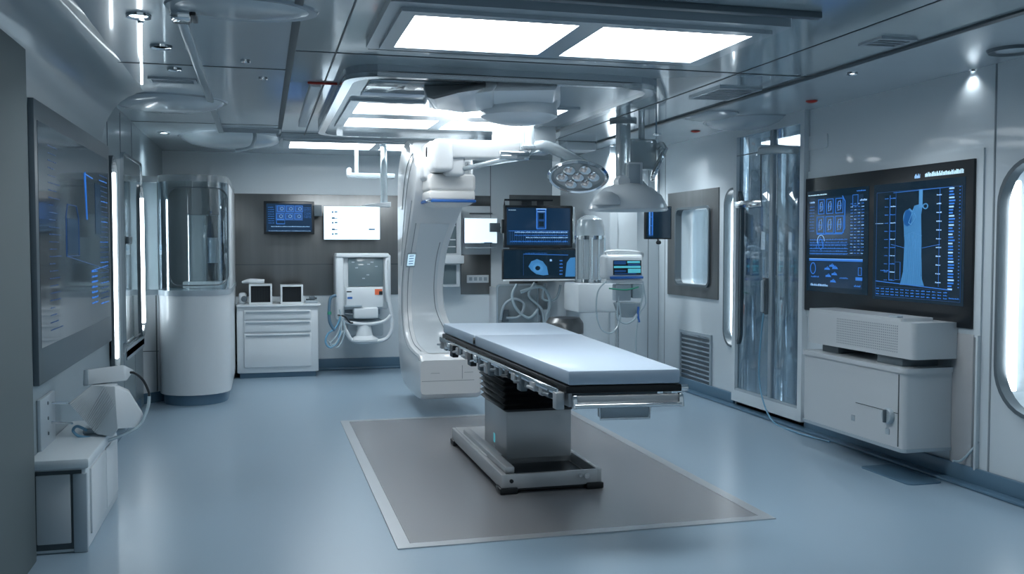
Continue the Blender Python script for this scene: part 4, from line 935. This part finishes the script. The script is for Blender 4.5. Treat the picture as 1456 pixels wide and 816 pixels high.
# ceiling pendants left of the gantry
YQ2 = 9.9
o = thing('ceiling_pendant', 'pale ceiling post with a small tray above the anaesthesia machine', 'pendant', PY(546, 292, YQ2))
pp = PY(546, 290, YQ2)
obj('post', MB().lathe([(0, pp.z), (.042, pp.z), (.036, pp.z + .1), (.034, H - .08), (.07, H), (0, H)], 20, Matrix.Translation((pp.x, YQ2, 0))), 'acrylic', o)
obj('tray', MB().hexa([PY(516, 292, YQ2 - .1), PY(556, 294, YQ2 - .1), PY(556, 294, YQ2 - .1) + Vector((0, .25, 0)), PY(516, 292, YQ2 - .1) + Vector((0, .25, 0))],
                     [PY(520, 290.5, YQ2 - .1), PY(556, 287, YQ2 - .1), PY(556, 287, YQ2 - .1) + Vector((0, .25, 0)), PY(520, 290.5, YQ2 - .1) + Vector((0, .25, 0))], .004), 'white', o)
YR = 10.4
o = thing('ceiling_pendant', 'slim ceiling pendant with a short horizontal arm left of the tray post', 'pendant', PY(507, 252, YR))
q_ = PY(507, 248, YR)
obj('post', MB().tube([(q_.x, YR, q_.z), (q_.x, YR, H)], .022, 12, False), 'acrylic', o)
obj('arm', bx(494, 246, 562, 253, YR - .08, .16, .012), 'acrylic', o); obj('end_cap', bx(494, 238, 500, 250, YR - .09, .16, .02), 'white', o)
# left ceiling hook arm
o = thing('ceiling_pendant', 'thin curved ceiling arm over the steel cladding, leftmost of the pendants', 'pendant', PY(362, 160, 9.0))
y9 = 9.6
h0 = PY(361, 165, y9); h0.z = H
obj('arm', MB().tube([h0, PY(361, 180, y9), PY(362, 198, y9), PY(355, 210, y9), PY(335, 214, y9)], .018, 10), 'acrylic', o)
# short bracket left of the long light frame
o = thing('ceiling_bracket', 'short pale ceiling bracket with a red end, left of the long light frame', 'bracket', PZ(438, 118, H))
b1, b2 = PZ(437, 117, H), PZ(424, 176, H)
obj('bar', MB().box((b2.x - .0, b1.y, H - .03), (b2.x + .07, b2.y, H), .008), 'white', o)
obj('red_end', MB().box((b2.x - .02, b1.y - .03, H - .012), (b2.x + .18, b1.y, H), .003), 'red', o)

# ================================================================== LEFT SIDE
# curved display cabinet
Yk = 9.35; xk1 = PY(328, 450, Yk + .4).x
xk0 = XL; cxk = PY(270, 450, Yk).x
def curve(e=0, n=14):     # plan outline: flat at left, bulging front, to the back wall
    x0_, x1_ = xk0, xk1
    pts = [(x0_, YB - .01), (x0_, Yk + .25)]
    xa_ = x0_ + .14
    for k in range(n + 1):
        a_ = PI - PI * k / n; pts.append(((xa_ + x1_) / 2 + (x1_ - xa_ + e) / 2 * math.cos(a_), Yk + .38 - .38 * math.sin(a_) ** .8 - e * .5))
    pts.append((x1_ + e / 2, YB - .01)); return pts[::-1]
K = thing('curved_cabinet', 'curved white cabinet with a glass display case above it, left of the drawer cabinet', 'cabinet', ((xk0 + xk1) / 2, 10, 0))
zk = PY(270, 421, Yk).z; zk2 = PY(270, 248, Yk).z
obj('base_cabinet', MB().prism(curve(), 2, .10, zk), 'white', K)
obj('plinth', MB().prism(curve(-.06), 2, 0, .10), 'base', K)
obj('ledge', MB().prism(curve(.015), 2, zk, zk + .05), 'grey', K)
obj('head', MB().prism(curve(.0), 2, zk2 - .06, zk2), 'acrylic', K)
cu = curve(-.01)
# glass front: thin curved shell; back lining
n_ = len(cu)
inner = [(x * .985 + .0, y + .012) for x, y in cu]
fpts = [p for p in curve(-.01) if p[1] < Yk + .30]
sh = MB(); sec_ = []
for (x, y) in fpts:
    sec_.append([(x, y, zk + .05), (x, y + .008, zk + .05), (x, y + .008, zk2 - .06), (x, y, zk2 - .06)])
obj('glass_front', MB().loft(sec_), 'glass', K)
mm_ = MB(); mm_.box((xk0, Yk + .32, zk + .05), (xk0 + .14, Yk + .36, zk2 - .06), .004); mm_.box((xk1 - .03, Yk + .36, zk + .05), (xk1, YB - .01, zk2 - .06), .004)
obj('side_panel', mm_, 'white', K)
obj('back_panel', MB().box((xk0 + .12, Yk + .75, zk + .05), (xk1 - .02, Yk + .78, zk2 - .06), 0), 'steel', K)
# dark rounded window outline on the glass
ol = []
zo0, zo1 = zk + .10, PY(270, 266, Yk).z
fr2 = [p for p in fpts if PY(236, 300, Yk).x <= p[0] <= PY(322, 300, Yk).x + .02]
fr2.sort()
def fy_(x):
    for (x0_, y0_), (x1_, y1_) in zip(fr2, fr2[1:]):
        if x0_ <= x <= x1_: return y0_ + (y1_ - y0_) * (x - x0_) / (x1_ - x0_)
    return fr2[0][1] if x < fr2[0][0] else fr2[-1][1]
loop = rrect(fr2[0][0], zo0, fr2[-1][0], zo1, .09, 5); loop.append(loop[0])
dens = []
for (a0, b0), (a1, b1) in zip(loop, loop[1:]):
    nn_ = max(1, int(math.hypot(a1 - a0, b1 - b0) / .04))
    for k in range(nn_): u = k / nn_; x = a0 + (a1 - a0) * u; dens.append((x, fy_(x) - .006, b0 + (b1 - b0) * u))
dens.append(dens[0])
obj('window_seal', MB().tube(dens, .006, 6, False), 'dkgrey', K)
obj('seam_line', MB().box((xk0 + .12, Yk + .22, .12), (xk0 + .125, Yk + .3, zk), 0).box((xk0, Yk + .245, .5), (xk0 + .14, Yk + .25, .506), 0), 'seam', K)
# inside the case: an instrument tower
xt = PY(290, 350, Yk + .5).x
o = thing('instrument_tower', 'pale instrument tower standing inside the curved glass display case', 'device', (xt, Yk + .55, zk + .05))
t1, t0 = PY(290, 306, Yk + .5).z, PY(290, 395, Yk + .5).z
obj('tower', MB().box((xt - .14, Yk + .5, zk + .05), (xt + .02, Yk + .66, t1), .01), 'acrylic', o)
obj('tower_frame', MB().tube([(xt - .14, Yk + .49, zk + .06), (xt - .14, Yk + .49, t1), (xt + .14, Yk + .49, t1), (xt + .14, Yk + .49, zk + .06)], .01, 8, False), 'chrome', o)
obj('drum', MB().lathe([(0, 0), (.05, 0), (.05, .25), (0, .25)], 20, Matrix.Translation((xt + .08, Yk + .56, zk + .3))), 'grey', o)
obj('tray', MB().box((xt - .2, Yk + .45, zk + .05), (xt + .2, Yk + .7, zk + .12), .01), 'white', o)
o = thing('wall_switch', 'small blue and white plate beside the curved glass case', 'switch', PY(228, 355, Yk + .3))
obj('plate', MB().box(PY(226, 362, Yk + .31), PY(231, 348, Yk + .325), .003), 'white', o)
obj('button', MB().box(PY(227, 356, Yk + .305), PY(230.5, 349, Yk + .312), .002), 'bluehose', o)
# light strips in rounded slots on the left wall
def slot(px, y0, y1, lab, pr=.03):
    yn = PX(px, 380, XL).y; zt_, zb_ = PX(px, y0, XL).z, PX(px, y1, XL).z
    o = thing('wall_light', lab, 'wall light', (XL, yn, zb_))
    lp = rrect(yn - .22, zb_ - .12, yn + .10, zt_ + .12, .14, 8)
    obj('surround', MB().prism(lp, 0, XL, XL + .012), 'glassgrey', o)
    mb, inn = ring(lp, 0, XL, XL + .035, .02); obj('trim', mb, 'dkgrey', o, smooth=False)
    obj('light_strip', MB().box((XL + .012, yn - .01, zb_), (XL + pr, yn + .04, zt_), .008, 3), 'led', o)
slot(160, 246, 512, 'tall bright light strip on the left wall, just past the grey display')
slot(198.5, 282, 460, 'shorter bright light strip on the left wall beside the curved cabinet', .042)
# glass-fronted wall panel between the strips
ya_, yb_2 = PX(172, 300, XL).y, PX(198, 300, XL).y
o = thing('wall_panel', 'tall glossy grey access panel on the left wall between the two light strips', 'panel', (XL, (ya_ + yb_2) / 2, .9))
ztp, zbt = PX(185, 228, XL).z, PX(185, 480, XL).z
obj('panel', MB().prism(rrect(ya_, zbt, yb_2, ztp, .06), 0, XL, XL + .02), 'glassgrey', o)
obj('trim', ring(rrect(ya_ - .02, zbt - .02, yb_2 + .02, ztp + .02, .06), 0, XL, XL + .028, .02)[0], 'chrome', o, smooth=False)
obj('latch', MB().box((XL + .02, ya_ + .1, 1.52), (XL + .045, ya_ + .3, 1.58), .006), 'dkgrey', o)
obj('lower_panel', MB().prism(rrect(ya_ + .1, .55, yb_2 + .3, zbt - .06, .08), 0, XL, XL + .012), 'grey', o)
# low cabinet near left
xf = -.845; ynr, yfr = 5.005, PX(165, 650, xf).y + .05
zc_ = .42
Q = thing('side_cabinet', 'low grey cabinet against the left wall in the foreground', 'cabinet', ((XL + xf) / 2, (ynr + yfr) / 2, 0))
obj('body', MB().box((XL, ynr, 0), (xf, yfr, zc_), .012), 'wall', Q)
obj('worktop', MB().box((XL, ynr - .04, zc_), (xf + .02, yfr + .03, zc_ + .05), .012), 'wall', Q)
obj('door', MB().box((XL + .03, ynr - .012, .05), (xf - .07, ynr, zc_ - .03), .006), 'device', Q)
obj('door_gap', MB().box((XL + .02, ynr - .004, .02), (xf - .02, ynr, zc_ - .012), 0), 'seam', Q)
obj('side_door', MB().box((xf - .003, ynr + .10, .06), (xf + .010, ynr + .55, zc_ - .03), .005), 'white', Q)
obj('side_door', MB().box((xf - .003, ynr + .58, .06), (xf + .010, yfr - .05, zc_ - .03), .005), 'white', Q)
obj('corner_post', MB().box((xf - .06, ynr - .012, 0), (xf + .004, ynr + .02, zc_ - .03), .006), 'grey', Q)
top = zc_ + .05
# faceted white scanner on the cabinet
cxs, cys = -.86, 5.62
N = thing('faceted_scanner', 'faceted white ribbed device tilted forward on the low left cabinet', 'device', (cxs, cys, top))
F = lambda x, y, Y: PY(x, y, Y)
y1_ = 5.5
f1 = [F(98, 573, y1_), F(130, 548, y1_ + .04), F(163, 549, y1_ - .02), F(167, 610, y1_ - .04), F(160, 621, y1_), F(138, 618, y1_ + .02)]
f2 = [F(167, 610, y1_ - .04), F(163, 549, y1_ - .02), F(184, 558, y1_ + .1), F(204, 590, y1_ + .22), F(196, 608, y1_ + .2)]
def thick(pts, dv, mb):
    t = bmesh.new(); a = [t.verts.new(p) for p in pts]; b = [t.verts.new(p + Vector(dv)) for p in pts]; n = len(a)
    t.faces.new(a); t.faces.new(b[::-1])
    for i in range(n): t.faces.new((a[i], b[i], b[(i + 1) % n], a[(i + 1) % n]))
    bmesh.ops.recalc_face_normals(t, faces=t.faces[:]); bmesh.ops.bevel(t, geom=t.edges[:], offset=.006, segments=2, affect='EDGES', profile=.5); mb._merge(t)
mb = MB(); thick(f1, (0, .12, 0), mb); body1 = obj('ribbed_face', mb, 'white', N)
mb = MB(); thick(f2, (-.02, .12, 0), mb); obj('side_face', mb, 'white', N)
mb = MB()
for k in range(22):
    u = (k + 1) / 24; a_ = f1[0].lerp(f1[5], u); b_2 = f1[1].lerp(f1[2], u).lerp(f1[3], max(0, u - .55) * 1.2)
    a_.y -= .002; b_2.y -= .002; mb.tube([a_, b_2], .0035, 5, False)
obj('rib', mb, 'white', body1)
obj('base_bracket', MB().box((cxs - .1, cys - .02, top), (cxs + .12, cys + .10, top + .03), .008).tube([(cxs + .05, cys + .04, top + .02), (cxs + .03, cys, top + .10)], .02), 'grey', N)
obj('top_arm', MB().hexa([F(118, 548, 5.55), F(180, 541, 5.6), F(180, 541, 5.68), F(118, 548, 5.63)], [F(119, 526, 5.55), F(176, 518, 5.6), F(192, 526, 5.7), F(135, 524, 5.63)], .008), 'white', N)
obj('arm_cap', MB().hexa([F(118, 549, 5.545), F(126, 548, 5.545), F(126, 548, 5.6), F(118, 549, 5.6)], [F(119, 526, 5.545), F(125, 525, 5.545), F(127, 525, 5.6), F(119, 526, 5.6)], .004), 'grey', N)
obj('neck', MB().tube([F(142, 546, 5.6), F(143, 556, 5.6)], .014, 10, False), 'dkgrey', N)
obj('cable', MB().tube([F(178, 531, 5.66), F(190, 530, 5.66), F(203, 540, 5.7), F(211, 556, 5.7), F(212, 563, 5.7)], .007), 'black', N, label='black curved cable')
obj('tube', MB().tube([F(212, 563, 5.7), F(210, 580, 5.7), F(198, 605, 5.68), F(170, 620, 5.62), F(145, 628, 5.55), F(120, 625, 5.5)], .009), 'hose', N, label='clear looping tube')
obj('wire', MB().tube([F(124, 612, 5.56), F(110, 606, 5.56), F(104, 612, 5.55), F(112, 620, 5.53), F(128, 622, 5.53)], .008), 'bluehose', N)
# wall plate with rods
Yw = PX(52, 600, XL).y, PX(72, 600, XL).y; zw = PX(62, 562, XL).z, PX(62, 650, XL).z
o = thing('wall_bracket_plate', 'upright grey mounting plate with two thin rods on the left wall by the scanner', 'bracket', (XL, sum(Yw) / 2, zw[1]))
obj('plate', MB().box((XL, Yw[0], zw[1]), (XL + .02, Yw[1] + .02, zw[0]), .005), 'grey', o)
for (ya, yb) in ((573, 573), (600, 602)): obj('rod', MB().tube([PX(70, ya, XL + .01), F(103, yb, 5.53)], .006, 8, False), 'chrome', o)
mb = MB()
for k in range(4): mb.lathe([(0, 0), (.01, 0), (.008, .005), (0, .005)], 10, Matrix.Translation((XL + .02, sum(Yw) / 2, zw[1] + (zw[0] - zw[1]) * (k + .5) / 4)) @ Matrix.Rotation(PI / 2, 4, 'Y'))
obj('screw', mb, 'dkgrey', o)

# ================================================================== RIGHT SIDE DEVICES
x3 = 3.92
pn1 = PZ(1288, 641, .20); ynear = 5.17; yfar_ = PX(1141, 560, x3).y
zl0, zl1 = .20, PX(1290, 528, x3).z
B1 = thing('wall_console', 'large white rounded console box with a round knob, mounted low on the right wall', 'console', ((x3 + XR) / 2, 5.7, zl0))
prof = rrect(ynear, zl0, yfar_, zl1, .05, 5)
obj('body', MB().prism(rrect(x3, ynear, XR, yfar_, .035, 5), 2, zl0, zl1 - .015, bev=0), 'device', B1)
obj('lid', MB().prism(rrect(x3 - .012, ynear - .012, XR, yfar_ + .012, .04, 5), 2, zl1 - .02, zl1 + .012), 'device', B1)
obj('bottom_rim', MB().prism(rrect(x3 - .006, ynear - .006, XR, yfar_ + .006, .035, 5), 2, zl0 - .012, zl0 + .01), 'grey', B1)
ysm = ynear + .03
obj('seam_line', MB().box((x3 - .003, ynear + .045, zl0 + .02), (x3 + .002, ynear + .053, zl1 - .03), 0).box((x3 - .003, ynear + .05, .43), (x3 + .002, ynear + .50, .434), 0), 'seam', B1)
kp = PX(1265, 591, x3)
kb = obj('knob', MB().lathe([(0, 0), (.052, 0), (.052, .02), (.045, .03), (0, .03)], 28, Matrix.Translation((x3, kp.y, kp.z)) @ Matrix.Rotation(-PI / 2, 4, 'Y')), 'grey', B1, label='grey round turning knob')
obj('knob_grip', MB().box((x3 - .05, kp.y - .008, kp.z - .042), (x3 - .028, kp.y + .008, kp.z + .042), .004), 'dkgrey', kb)
for (px_, py_) in ((1213, 594), (1262, 613)):
    q_ = PX(px_, py_, x3); obj('button', MB().box((x3 - .005, q_.y - .02, q_.z - .02), (x3 + .002, q_.y + .02, q_.z + .02), .003), 'grey', B1)
# upper perforated unit
zu0, zu1 = PX(1290, 512, x3).z, PX(1310, 462, x3).z
zu0 = max(zu0, zl1 + .03)
B2 = thing('wall_speaker_unit', 'long white box with a perforated grille above the knob console on the right wall', 'device', ((x3 + XR) / 2, 5.7, zu0))
ysn = 5.13
hp = [(ysn, zu0), (ysn, zu1), (yfar_, zu1), (yfar_, zu0), (ysn + .30, zu0), (ysn + .27, zu0 + .05), (ysn + .20, zu0 + .085), (ysn + .13, zu0 + .05), (ysn + .10, zu0)]
obj('body', MB().prism(rrect(x3 + .03, ysn, XR, yfar_, .035, 5), 2, zu0 + .0, zu1), 'device', B2)
obj('lid', MB().prism(rrect(x3 + .035, ysn + .12, XR - .1, yfar_ - .01, .02, 4), 2, zu1, zu1 + .022), 'device', B2)
obj('lid_clip', MB().box((x3 + .04, ysn + .18, zu1 + .02), (x3 + .09, ysn + .26, zu1 + .034), .004), 'grey', B2)
gl = MB()
y_a, y_b = PX(1270, 480, x3).y, PX(1185, 480, x3).y
for i in range(34):
    for j in range(11):
        y_ = y_a + (y_b - y_a) * i / 33; z_ = zu0 + .035 + (zu1 - zu0 - .065) * j / 10
        gl.box((x3 + .0285, y_ - .004, z_ - .0035), (x3 + .032, y_ + .004, z_ + .0035), 0)
g_ = obj('grille', gl, 'softseam', B2)
obj('foot_bracket', MB().box((x3 + .06, ysn + .14, zl1 + .012), (XR - .05, ysn + .40, zu0 + .001), .003), 'dkgrey', B2)
obj('foot_bracket', MB().box((x3 + .1, yfar_ - .3, zl1 + .012), (XR - .05, yfar_ - .1, zu0 + .001), .003), 'dkgrey', B2)
# grey tall panel right of the devices
yp0, yp1 = PX(1386, 560, XR).y, PX(1352, 560, XR).y
o = thing('service_panel', 'tall narrow dark grey panel on the right wall beside the knob console', 'panel', (XR, (yp0 + yp1) / 2, .15))
obj('panel', MB().box((XR - .02, yp0, PX(1370, 663, XR).z), (XR, yp1 - .02, PX(1370, 474, XR).z), .004), 'tabsteel', o)
obj('frame_strip', MB().box((XR - .03, yp0 - .05, PX(1370, 663, XR).z), (XR, yp0 - .03, PX(1370, 474, XR).z), .004), 'wall', o)
obj('wire', MB().tube([PX(1355, 655, XR - .1), PX(1366, 655, XR - .05), PX(1380, 642, XR - .02), PX(1391, 628, XR - .01)], .008), 'hose', o)
# vent grille
yv0, yv1 = PX(1013, 500, XR).y, PX(968, 500, XR).y; zv0, zv1 = PX(990, 548, XR).z, PX(990, 472, XR).z
o = thing('vent_grille', 'slatted steel vent low on the right wall below the window', 'vent', (XR, (yv0 + yv1) / 2, zv0))
obj('frame', ring([(yv0, zv0), (yv1, zv0), (yv1, zv1), (yv0, zv1)], 0, XR - .02, XR, .03)[0], 'grey', o, smooth=False)
obj('back', MB().box((XR - .004, yv0 + .02, zv0 + .02), (XR - .001, yv1 - .02, zv1 - .02), 0), 'dkgrey', o)
for k in range(11):
    z = zv0 + .04 + (zv1 - zv0 - .08) * k / 10
    obj('slat', MB().box((XR - .018, yv0 + .03, z - .008), (XR - .004, yv1 - .03, z + .012), .003), 'chrome', o)
# handset on the glass door and its cord
hq = PX(1089, 420, p0)
zh1, zh0 = PX(1089, 395, p0).z, PX(1089, 447, p0).z
o = thing('wall_handset', 'grey upright handset with a thin cord on the glass door at right', 'handset', (p0, hq.y, zh0))
obj('cradle', MB().box((p0 - .02, hq.y - .03, zh0), (p0 + .02, hq.y + .03, zh1), .008), 'dkgrey', o)
obj('handle', MB().box((p0 - .045, hq.y - .018, zh0 + .02), (p0 - .02, hq.y + .018, zh1 - .02), .010, 3), 'grey', o)
obj('cord', MB().tube([(p0 - .02, hq.y, zh0 + .01), PX(1082, 480, p0 - .03), PX(1079, 530, p0 - .03), PX(1085, 570, p0 - .05), PZ(1100, 600, .012), PZ(1130, 614, .010), PZ(1150, 620, .010), PZ(1180, 628, .010)], .007), 'bluehose', o, label='thin blue cord running down to the floor')
# shelf/arm at top of the glass door
o = thing('door_closer', 'clear rounded door closer arm across the top of the glass door', 'door closer', PX(1080, 212, p0))
obj('arm', MB().tube([PX(1083, 215, p0 - .04), PX(1105, 212, p0 - .05), PX(1132, 214, p0 - .04)], [.035, .04, .03], 14), 'acrylic', o)
obj('pivot', MB().lathe([(0, -.03), (.035, -.03), (.04, 0), (.035, .03), (0, .03)], 20, Matrix.Translation(PX(1084, 214, p0 - .03)) @ Matrix.Rotation(PI / 2, 4, 'Y')), 'chrome', o)
obj('rod', MB().tube([PX(1082, 217, p0 - .01), PX(1082, 285, p0 - .01)], .006, 8, False).tube([PX(1048, 222, p0 - .01), PX(1080, 216, p0 - .01)], .004, 8, False), 'dkgrey', o)
obj('plate', MB().box(PX(1046, 292, p0 - .0) - Vector((.0, 0, .03)), PX(1086, 288, p0 + .015) + Vector((-.03, 0, .03)), .006), 'chrome', o)
# wall access plate above the display
o = obj('access_plate', MB().prism(rrect(PX(1178, 200, XR).y, PX(1165, 212, XR).z, PX(1150, 200, XR).y, PX(1165, 192, XR).z, .02), 0, XR - .012, XR), 'wall'); tag(o, 'small rectangular wall plate above the double display', 'panel')
# floor slot cover near right
q1_, q2_ = PZ(1225, 664, 0), PZ(1330, 688, 0)
o = obj('floor_cover', MB().prism(rrect(min(q1_.x, q2_.x) - .02, q2_.y, max(q1_.x, q2_.x) + .06, q1_.y, .04), 2, 0, .008), 'base'); tag(o, 'dark blue rounded floor cover strip below the knob console', 'floor cover')

# ================================================================== CEILING FITTINGS
def downlight(px, py, label, r=.05, lit=True, watts=14):
    c_ = PZ(px, py, H)
    o = thing('downlight', label, 'downlight', (c_.x, c_.y, H))
    obj('ring', MB().lathe([(r * .7, -.006), (r * .95, -.014), (r, 0), (r * .7, 0)], 28, Matrix.Translation((c_.x, c_.y, H))), 'chrome', o)
    obj('lens', MB().lathe([(0, -.006), (r * .68, -.006), (r * .68, -.001), (0, -.001)], 24, Matrix.Translation((c_.x, c_.y, H))), 'led' if lit else 'glassgrey', o)
    if lit:
        ld = bpy.data.lights.new('lamp', 'SPOT'); ld.energy = watts; ld.spot_size = math.radians(125); ld.spot_blend = .9; ld.shadow_soft_size = r; ld.color = (.88, .95, 1)
        lo_ = bpy.data.objects.new('lamp', ld); C.objects.link(lo_); lo_.parent = o; lo_.location = (0, 0, -.03)
downlight(197, 21, 'round recessed downlight at the top left above the hanging reflection rod', .06, True, 5)
downlight(229, 65, 'round unlit downlight beside and behind the hanging reflection rod', .06, False)
downlight(248, 97, 'small flat round ceiling fitting between the rod and the rectangular vent', .045, False)
downlight(233, 188, 'small lit downlight above the curved cabinet', .06)
downlight(349, 85, 'tiny ceiling fitting left of the dark ceiling seam', .03, False)
downlight(374, 110, 'tiny ceiling fitting close against the dark ceiling seam', .03, False)
downlight(1212, 103, 'small lit downlight right of the dark ceiling rail', .035)
downlight(1387, 99, 'lit downlight over the double display, nearer the corner of the photo', .04)
downlight(1443, 95, 'lit downlight at the far right edge of the ceiling', .04, True)
downlight(1393, 112, 'small unlit ring fitting on the ceiling edge above the double display', .035, False)
downlight(1279, 135, 'small unlit ceiling fitting above the left part of the double display', .04, False)
downlight(934, 190, 'small added downlight brightening the wall over the hanging monitor, left of the dark rail end', .04, True, 22)  # added fill lamp that brightens the stepped back wall
downlight(872, 206, 'small added fill downlight behind the ceiling post, over the clear capsule', .04, True, 22)  # second added lamp, also lifting the back right corner
c_ = PZ(1440, 70, H)
o = thing('ceiling_speaker', 'large round ceiling ring at the upper right corner', 'ceiling speaker', (c_.x, c_.y, H))
obj('ring', MB().lathe([(.10, -.008), (.125, -.018), (.135, 0), (.10, 0)], 36, Matrix.Translation((c_.x, c_.y, H))), 'dkgrey', o)
obj('cover', MB().lathe([(0, -.012), (.06, -.012), (.10, -.006), (.10, -.001), (0, -.001)], 36, Matrix.Translation((c_.x, c_.y, H))), 'ceilside', o)
def vent(px, py, w_, d_, label, m_='dkgrey'):
    c_ = PZ(px, py, H); o = thing('ceiling_vent', label, 'vent', (c_.x, c_.y, H))
    obj('frame', ring([(c_.x - w_ / 2, c_.y - d_ / 2), (c_.x + w_ / 2, c_.y - d_ / 2), (c_.x + w_ / 2, c_.y + d_ / 2), (c_.x - w_ / 2, c_.y + d_ / 2)], 2, H - .014, H, .02)[0], 'frame', o, smooth=False)
    b = obj('grille', MB().box((c_.x - w_ / 2 + .015, c_.y - d_ / 2 + .015, H - .008), (c_.x + w_ / 2 - .015, c_.y + d_ / 2 - .015, H - .001), 0), m_, o)
    mb = MB(); n = max(3, int(d_ / .05))
    for k in range(n): y = c_.y - d_ / 2 + d_ * (k + .5) / n; mb.box((c_.x - w_ / 2 + .02, y - .006, H - .013), (c_.x + w_ / 2 - .02, y + .006, H - .007), 0)
    obj('slat', mb, 'frame', o)
vent(246, 113, .30, .16, 'rectangular slatted ceiling vent in the left ceiling', 'grey')
vent(862, 127, .36, .22, 'slatted ceiling vent inside the right part of the long light frame')
vent(1030, 132, .32, .50, 'dark rectangular ceiling vent close to the dark ceiling rail')
vent(440, 197, .5, .3, 'narrow ceiling vent in front of the farthest ceiling light')
vent(357, 184, .55, .35, 'dark ceiling vent near the back, left of the dark seam')
vent(1262, 58, .22, .2, 'small ceiling vent near the corner above the double display')
# long thin rail in the left ceiling
o = thing('ceiling_rail', 'long slim grey rail running back along the left ceiling', 'ceiling rail', (-.36, 6.5, H))
yr0 = PZ(255, 20, H).y
obj('rail', MB().box((-.385, yr0, H - .03), (-.335, 9.5, H), .008), 'frame', o)
obj('end_cap', MB().box((-.40, yr0 - .12, H - .045), (-.31, yr0 + .02, H), .012), 'chrome', o)
obj('end_block', MB().box((-.31, yr0 - .12, H - .03), (-.285, yr0 + .05, H), .005), 'black', o)
# glowing rod added in place of a reflection streak below the downlight
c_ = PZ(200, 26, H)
o = thing('reflection_rod', 'thin glowing rod added as a vertical reflection streak at the top left ceiling', 'light', (c_.x, c_.y, H))
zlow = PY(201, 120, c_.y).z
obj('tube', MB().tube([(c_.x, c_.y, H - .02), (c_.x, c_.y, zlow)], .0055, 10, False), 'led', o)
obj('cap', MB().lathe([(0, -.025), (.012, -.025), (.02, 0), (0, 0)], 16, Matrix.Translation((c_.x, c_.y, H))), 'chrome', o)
# glassy ceiling pods
def pod(px, py, rx, ry, h, label, mt_='acrylic'):
    c_ = PZ(px, py, H); o = thing('ceiling_pod', label, 'ceiling pod', (c_.x, c_.y, H))
    obj('shell', MB().lathe([(0, -h), (.5, -h * .93), (.8, -h * .65), (.95, -h * .3), (1, 0), (0, 0)], 40, Matrix.Translation((c_.x, c_.y, H)), rx, ry), mt_, o)
    obj('trim', MB().lathe([(.98, -.008), (1.03, -.010), (1.05, 0), (.98, 0)], 40, Matrix.Translation((c_.x, c_.y, H)), rx, ry), 'frame', o)
pod(238, 143, .42, .38, .08, 'broad shallow glossy pod on the left ceiling above the light strips', 'ceilside')
pod(330, 196, .50, .62, .10, 'glossy lens-shaped pod on the ceiling in front of the steel cladding', 'ceilside')
pod(1065, 172, .36, .45, .07, 'glossy shallow pod on the right ceiling before the glass door', 'ceilside')
pod(1010, 164, .20, .3, .03, 'thin flat oval disc on the right ceiling beside the shallow pod', 'frame')
pod(455, 62, .0001, .0001, .001, 'x', 'frame') if False else None
pod(345, 12, .33, .22, .02, 'flat oval disc at the top of the left ceiling', 'ceilside')
def sensor(px, py, label):
    c_ = PZ(px, py, H); o = thing('ceiling_sensor', label, 'sensor', (c_.x, c_.y, H))
    obj('dome', MB().lathe([(0, -.02), (.03, -.015), (.045, -.006), (.045, -.003), (0, -.003)], 20, Matrix.Translation((c_.x, c_.y, H))), 'red', o)
    obj('stem', MB().lathe([(0, -.004), (.03, -.004), (.03, 0), (0, 0)], 16, Matrix.Translation((c_.x, c_.y, H))), 'white', o)
sensor(1154, 143, 'small red sensor on the right ceiling above the glass door')
sensor(989, 186, 'small red ceiling sensor behind the dark rail, left of the glass door')
sensor(207, 214, 'small red sensor on the left ceiling above the short light strip')
# blue tipped rod hanging at the rail
c_ = PY(933, 186, 7.6)
o = thing('ceiling_hook', 'tiny dark hanging hook at the end of the ceiling rail', 'hook', (c_.x, 7.6, H))
obj('rod', MB().tube([(c_.x, 7.6, H), (c_.x, 7.6, PY(933, 190, 7.6).z)], .007, 8, False), 'base', o)
# white soffit box behind right, near lamps
p_, q_ = PY(806, 203, 9.6), PY(848, 214, 9.6)
o = obj('ceiling_box', MB().box((p_.x, 9.6, q_.z), (q_.x, 9.9, H), .01), 'white'); tag(o, 'flat white box under the ceiling behind the tilted surgical lamp', 'ceiling box')
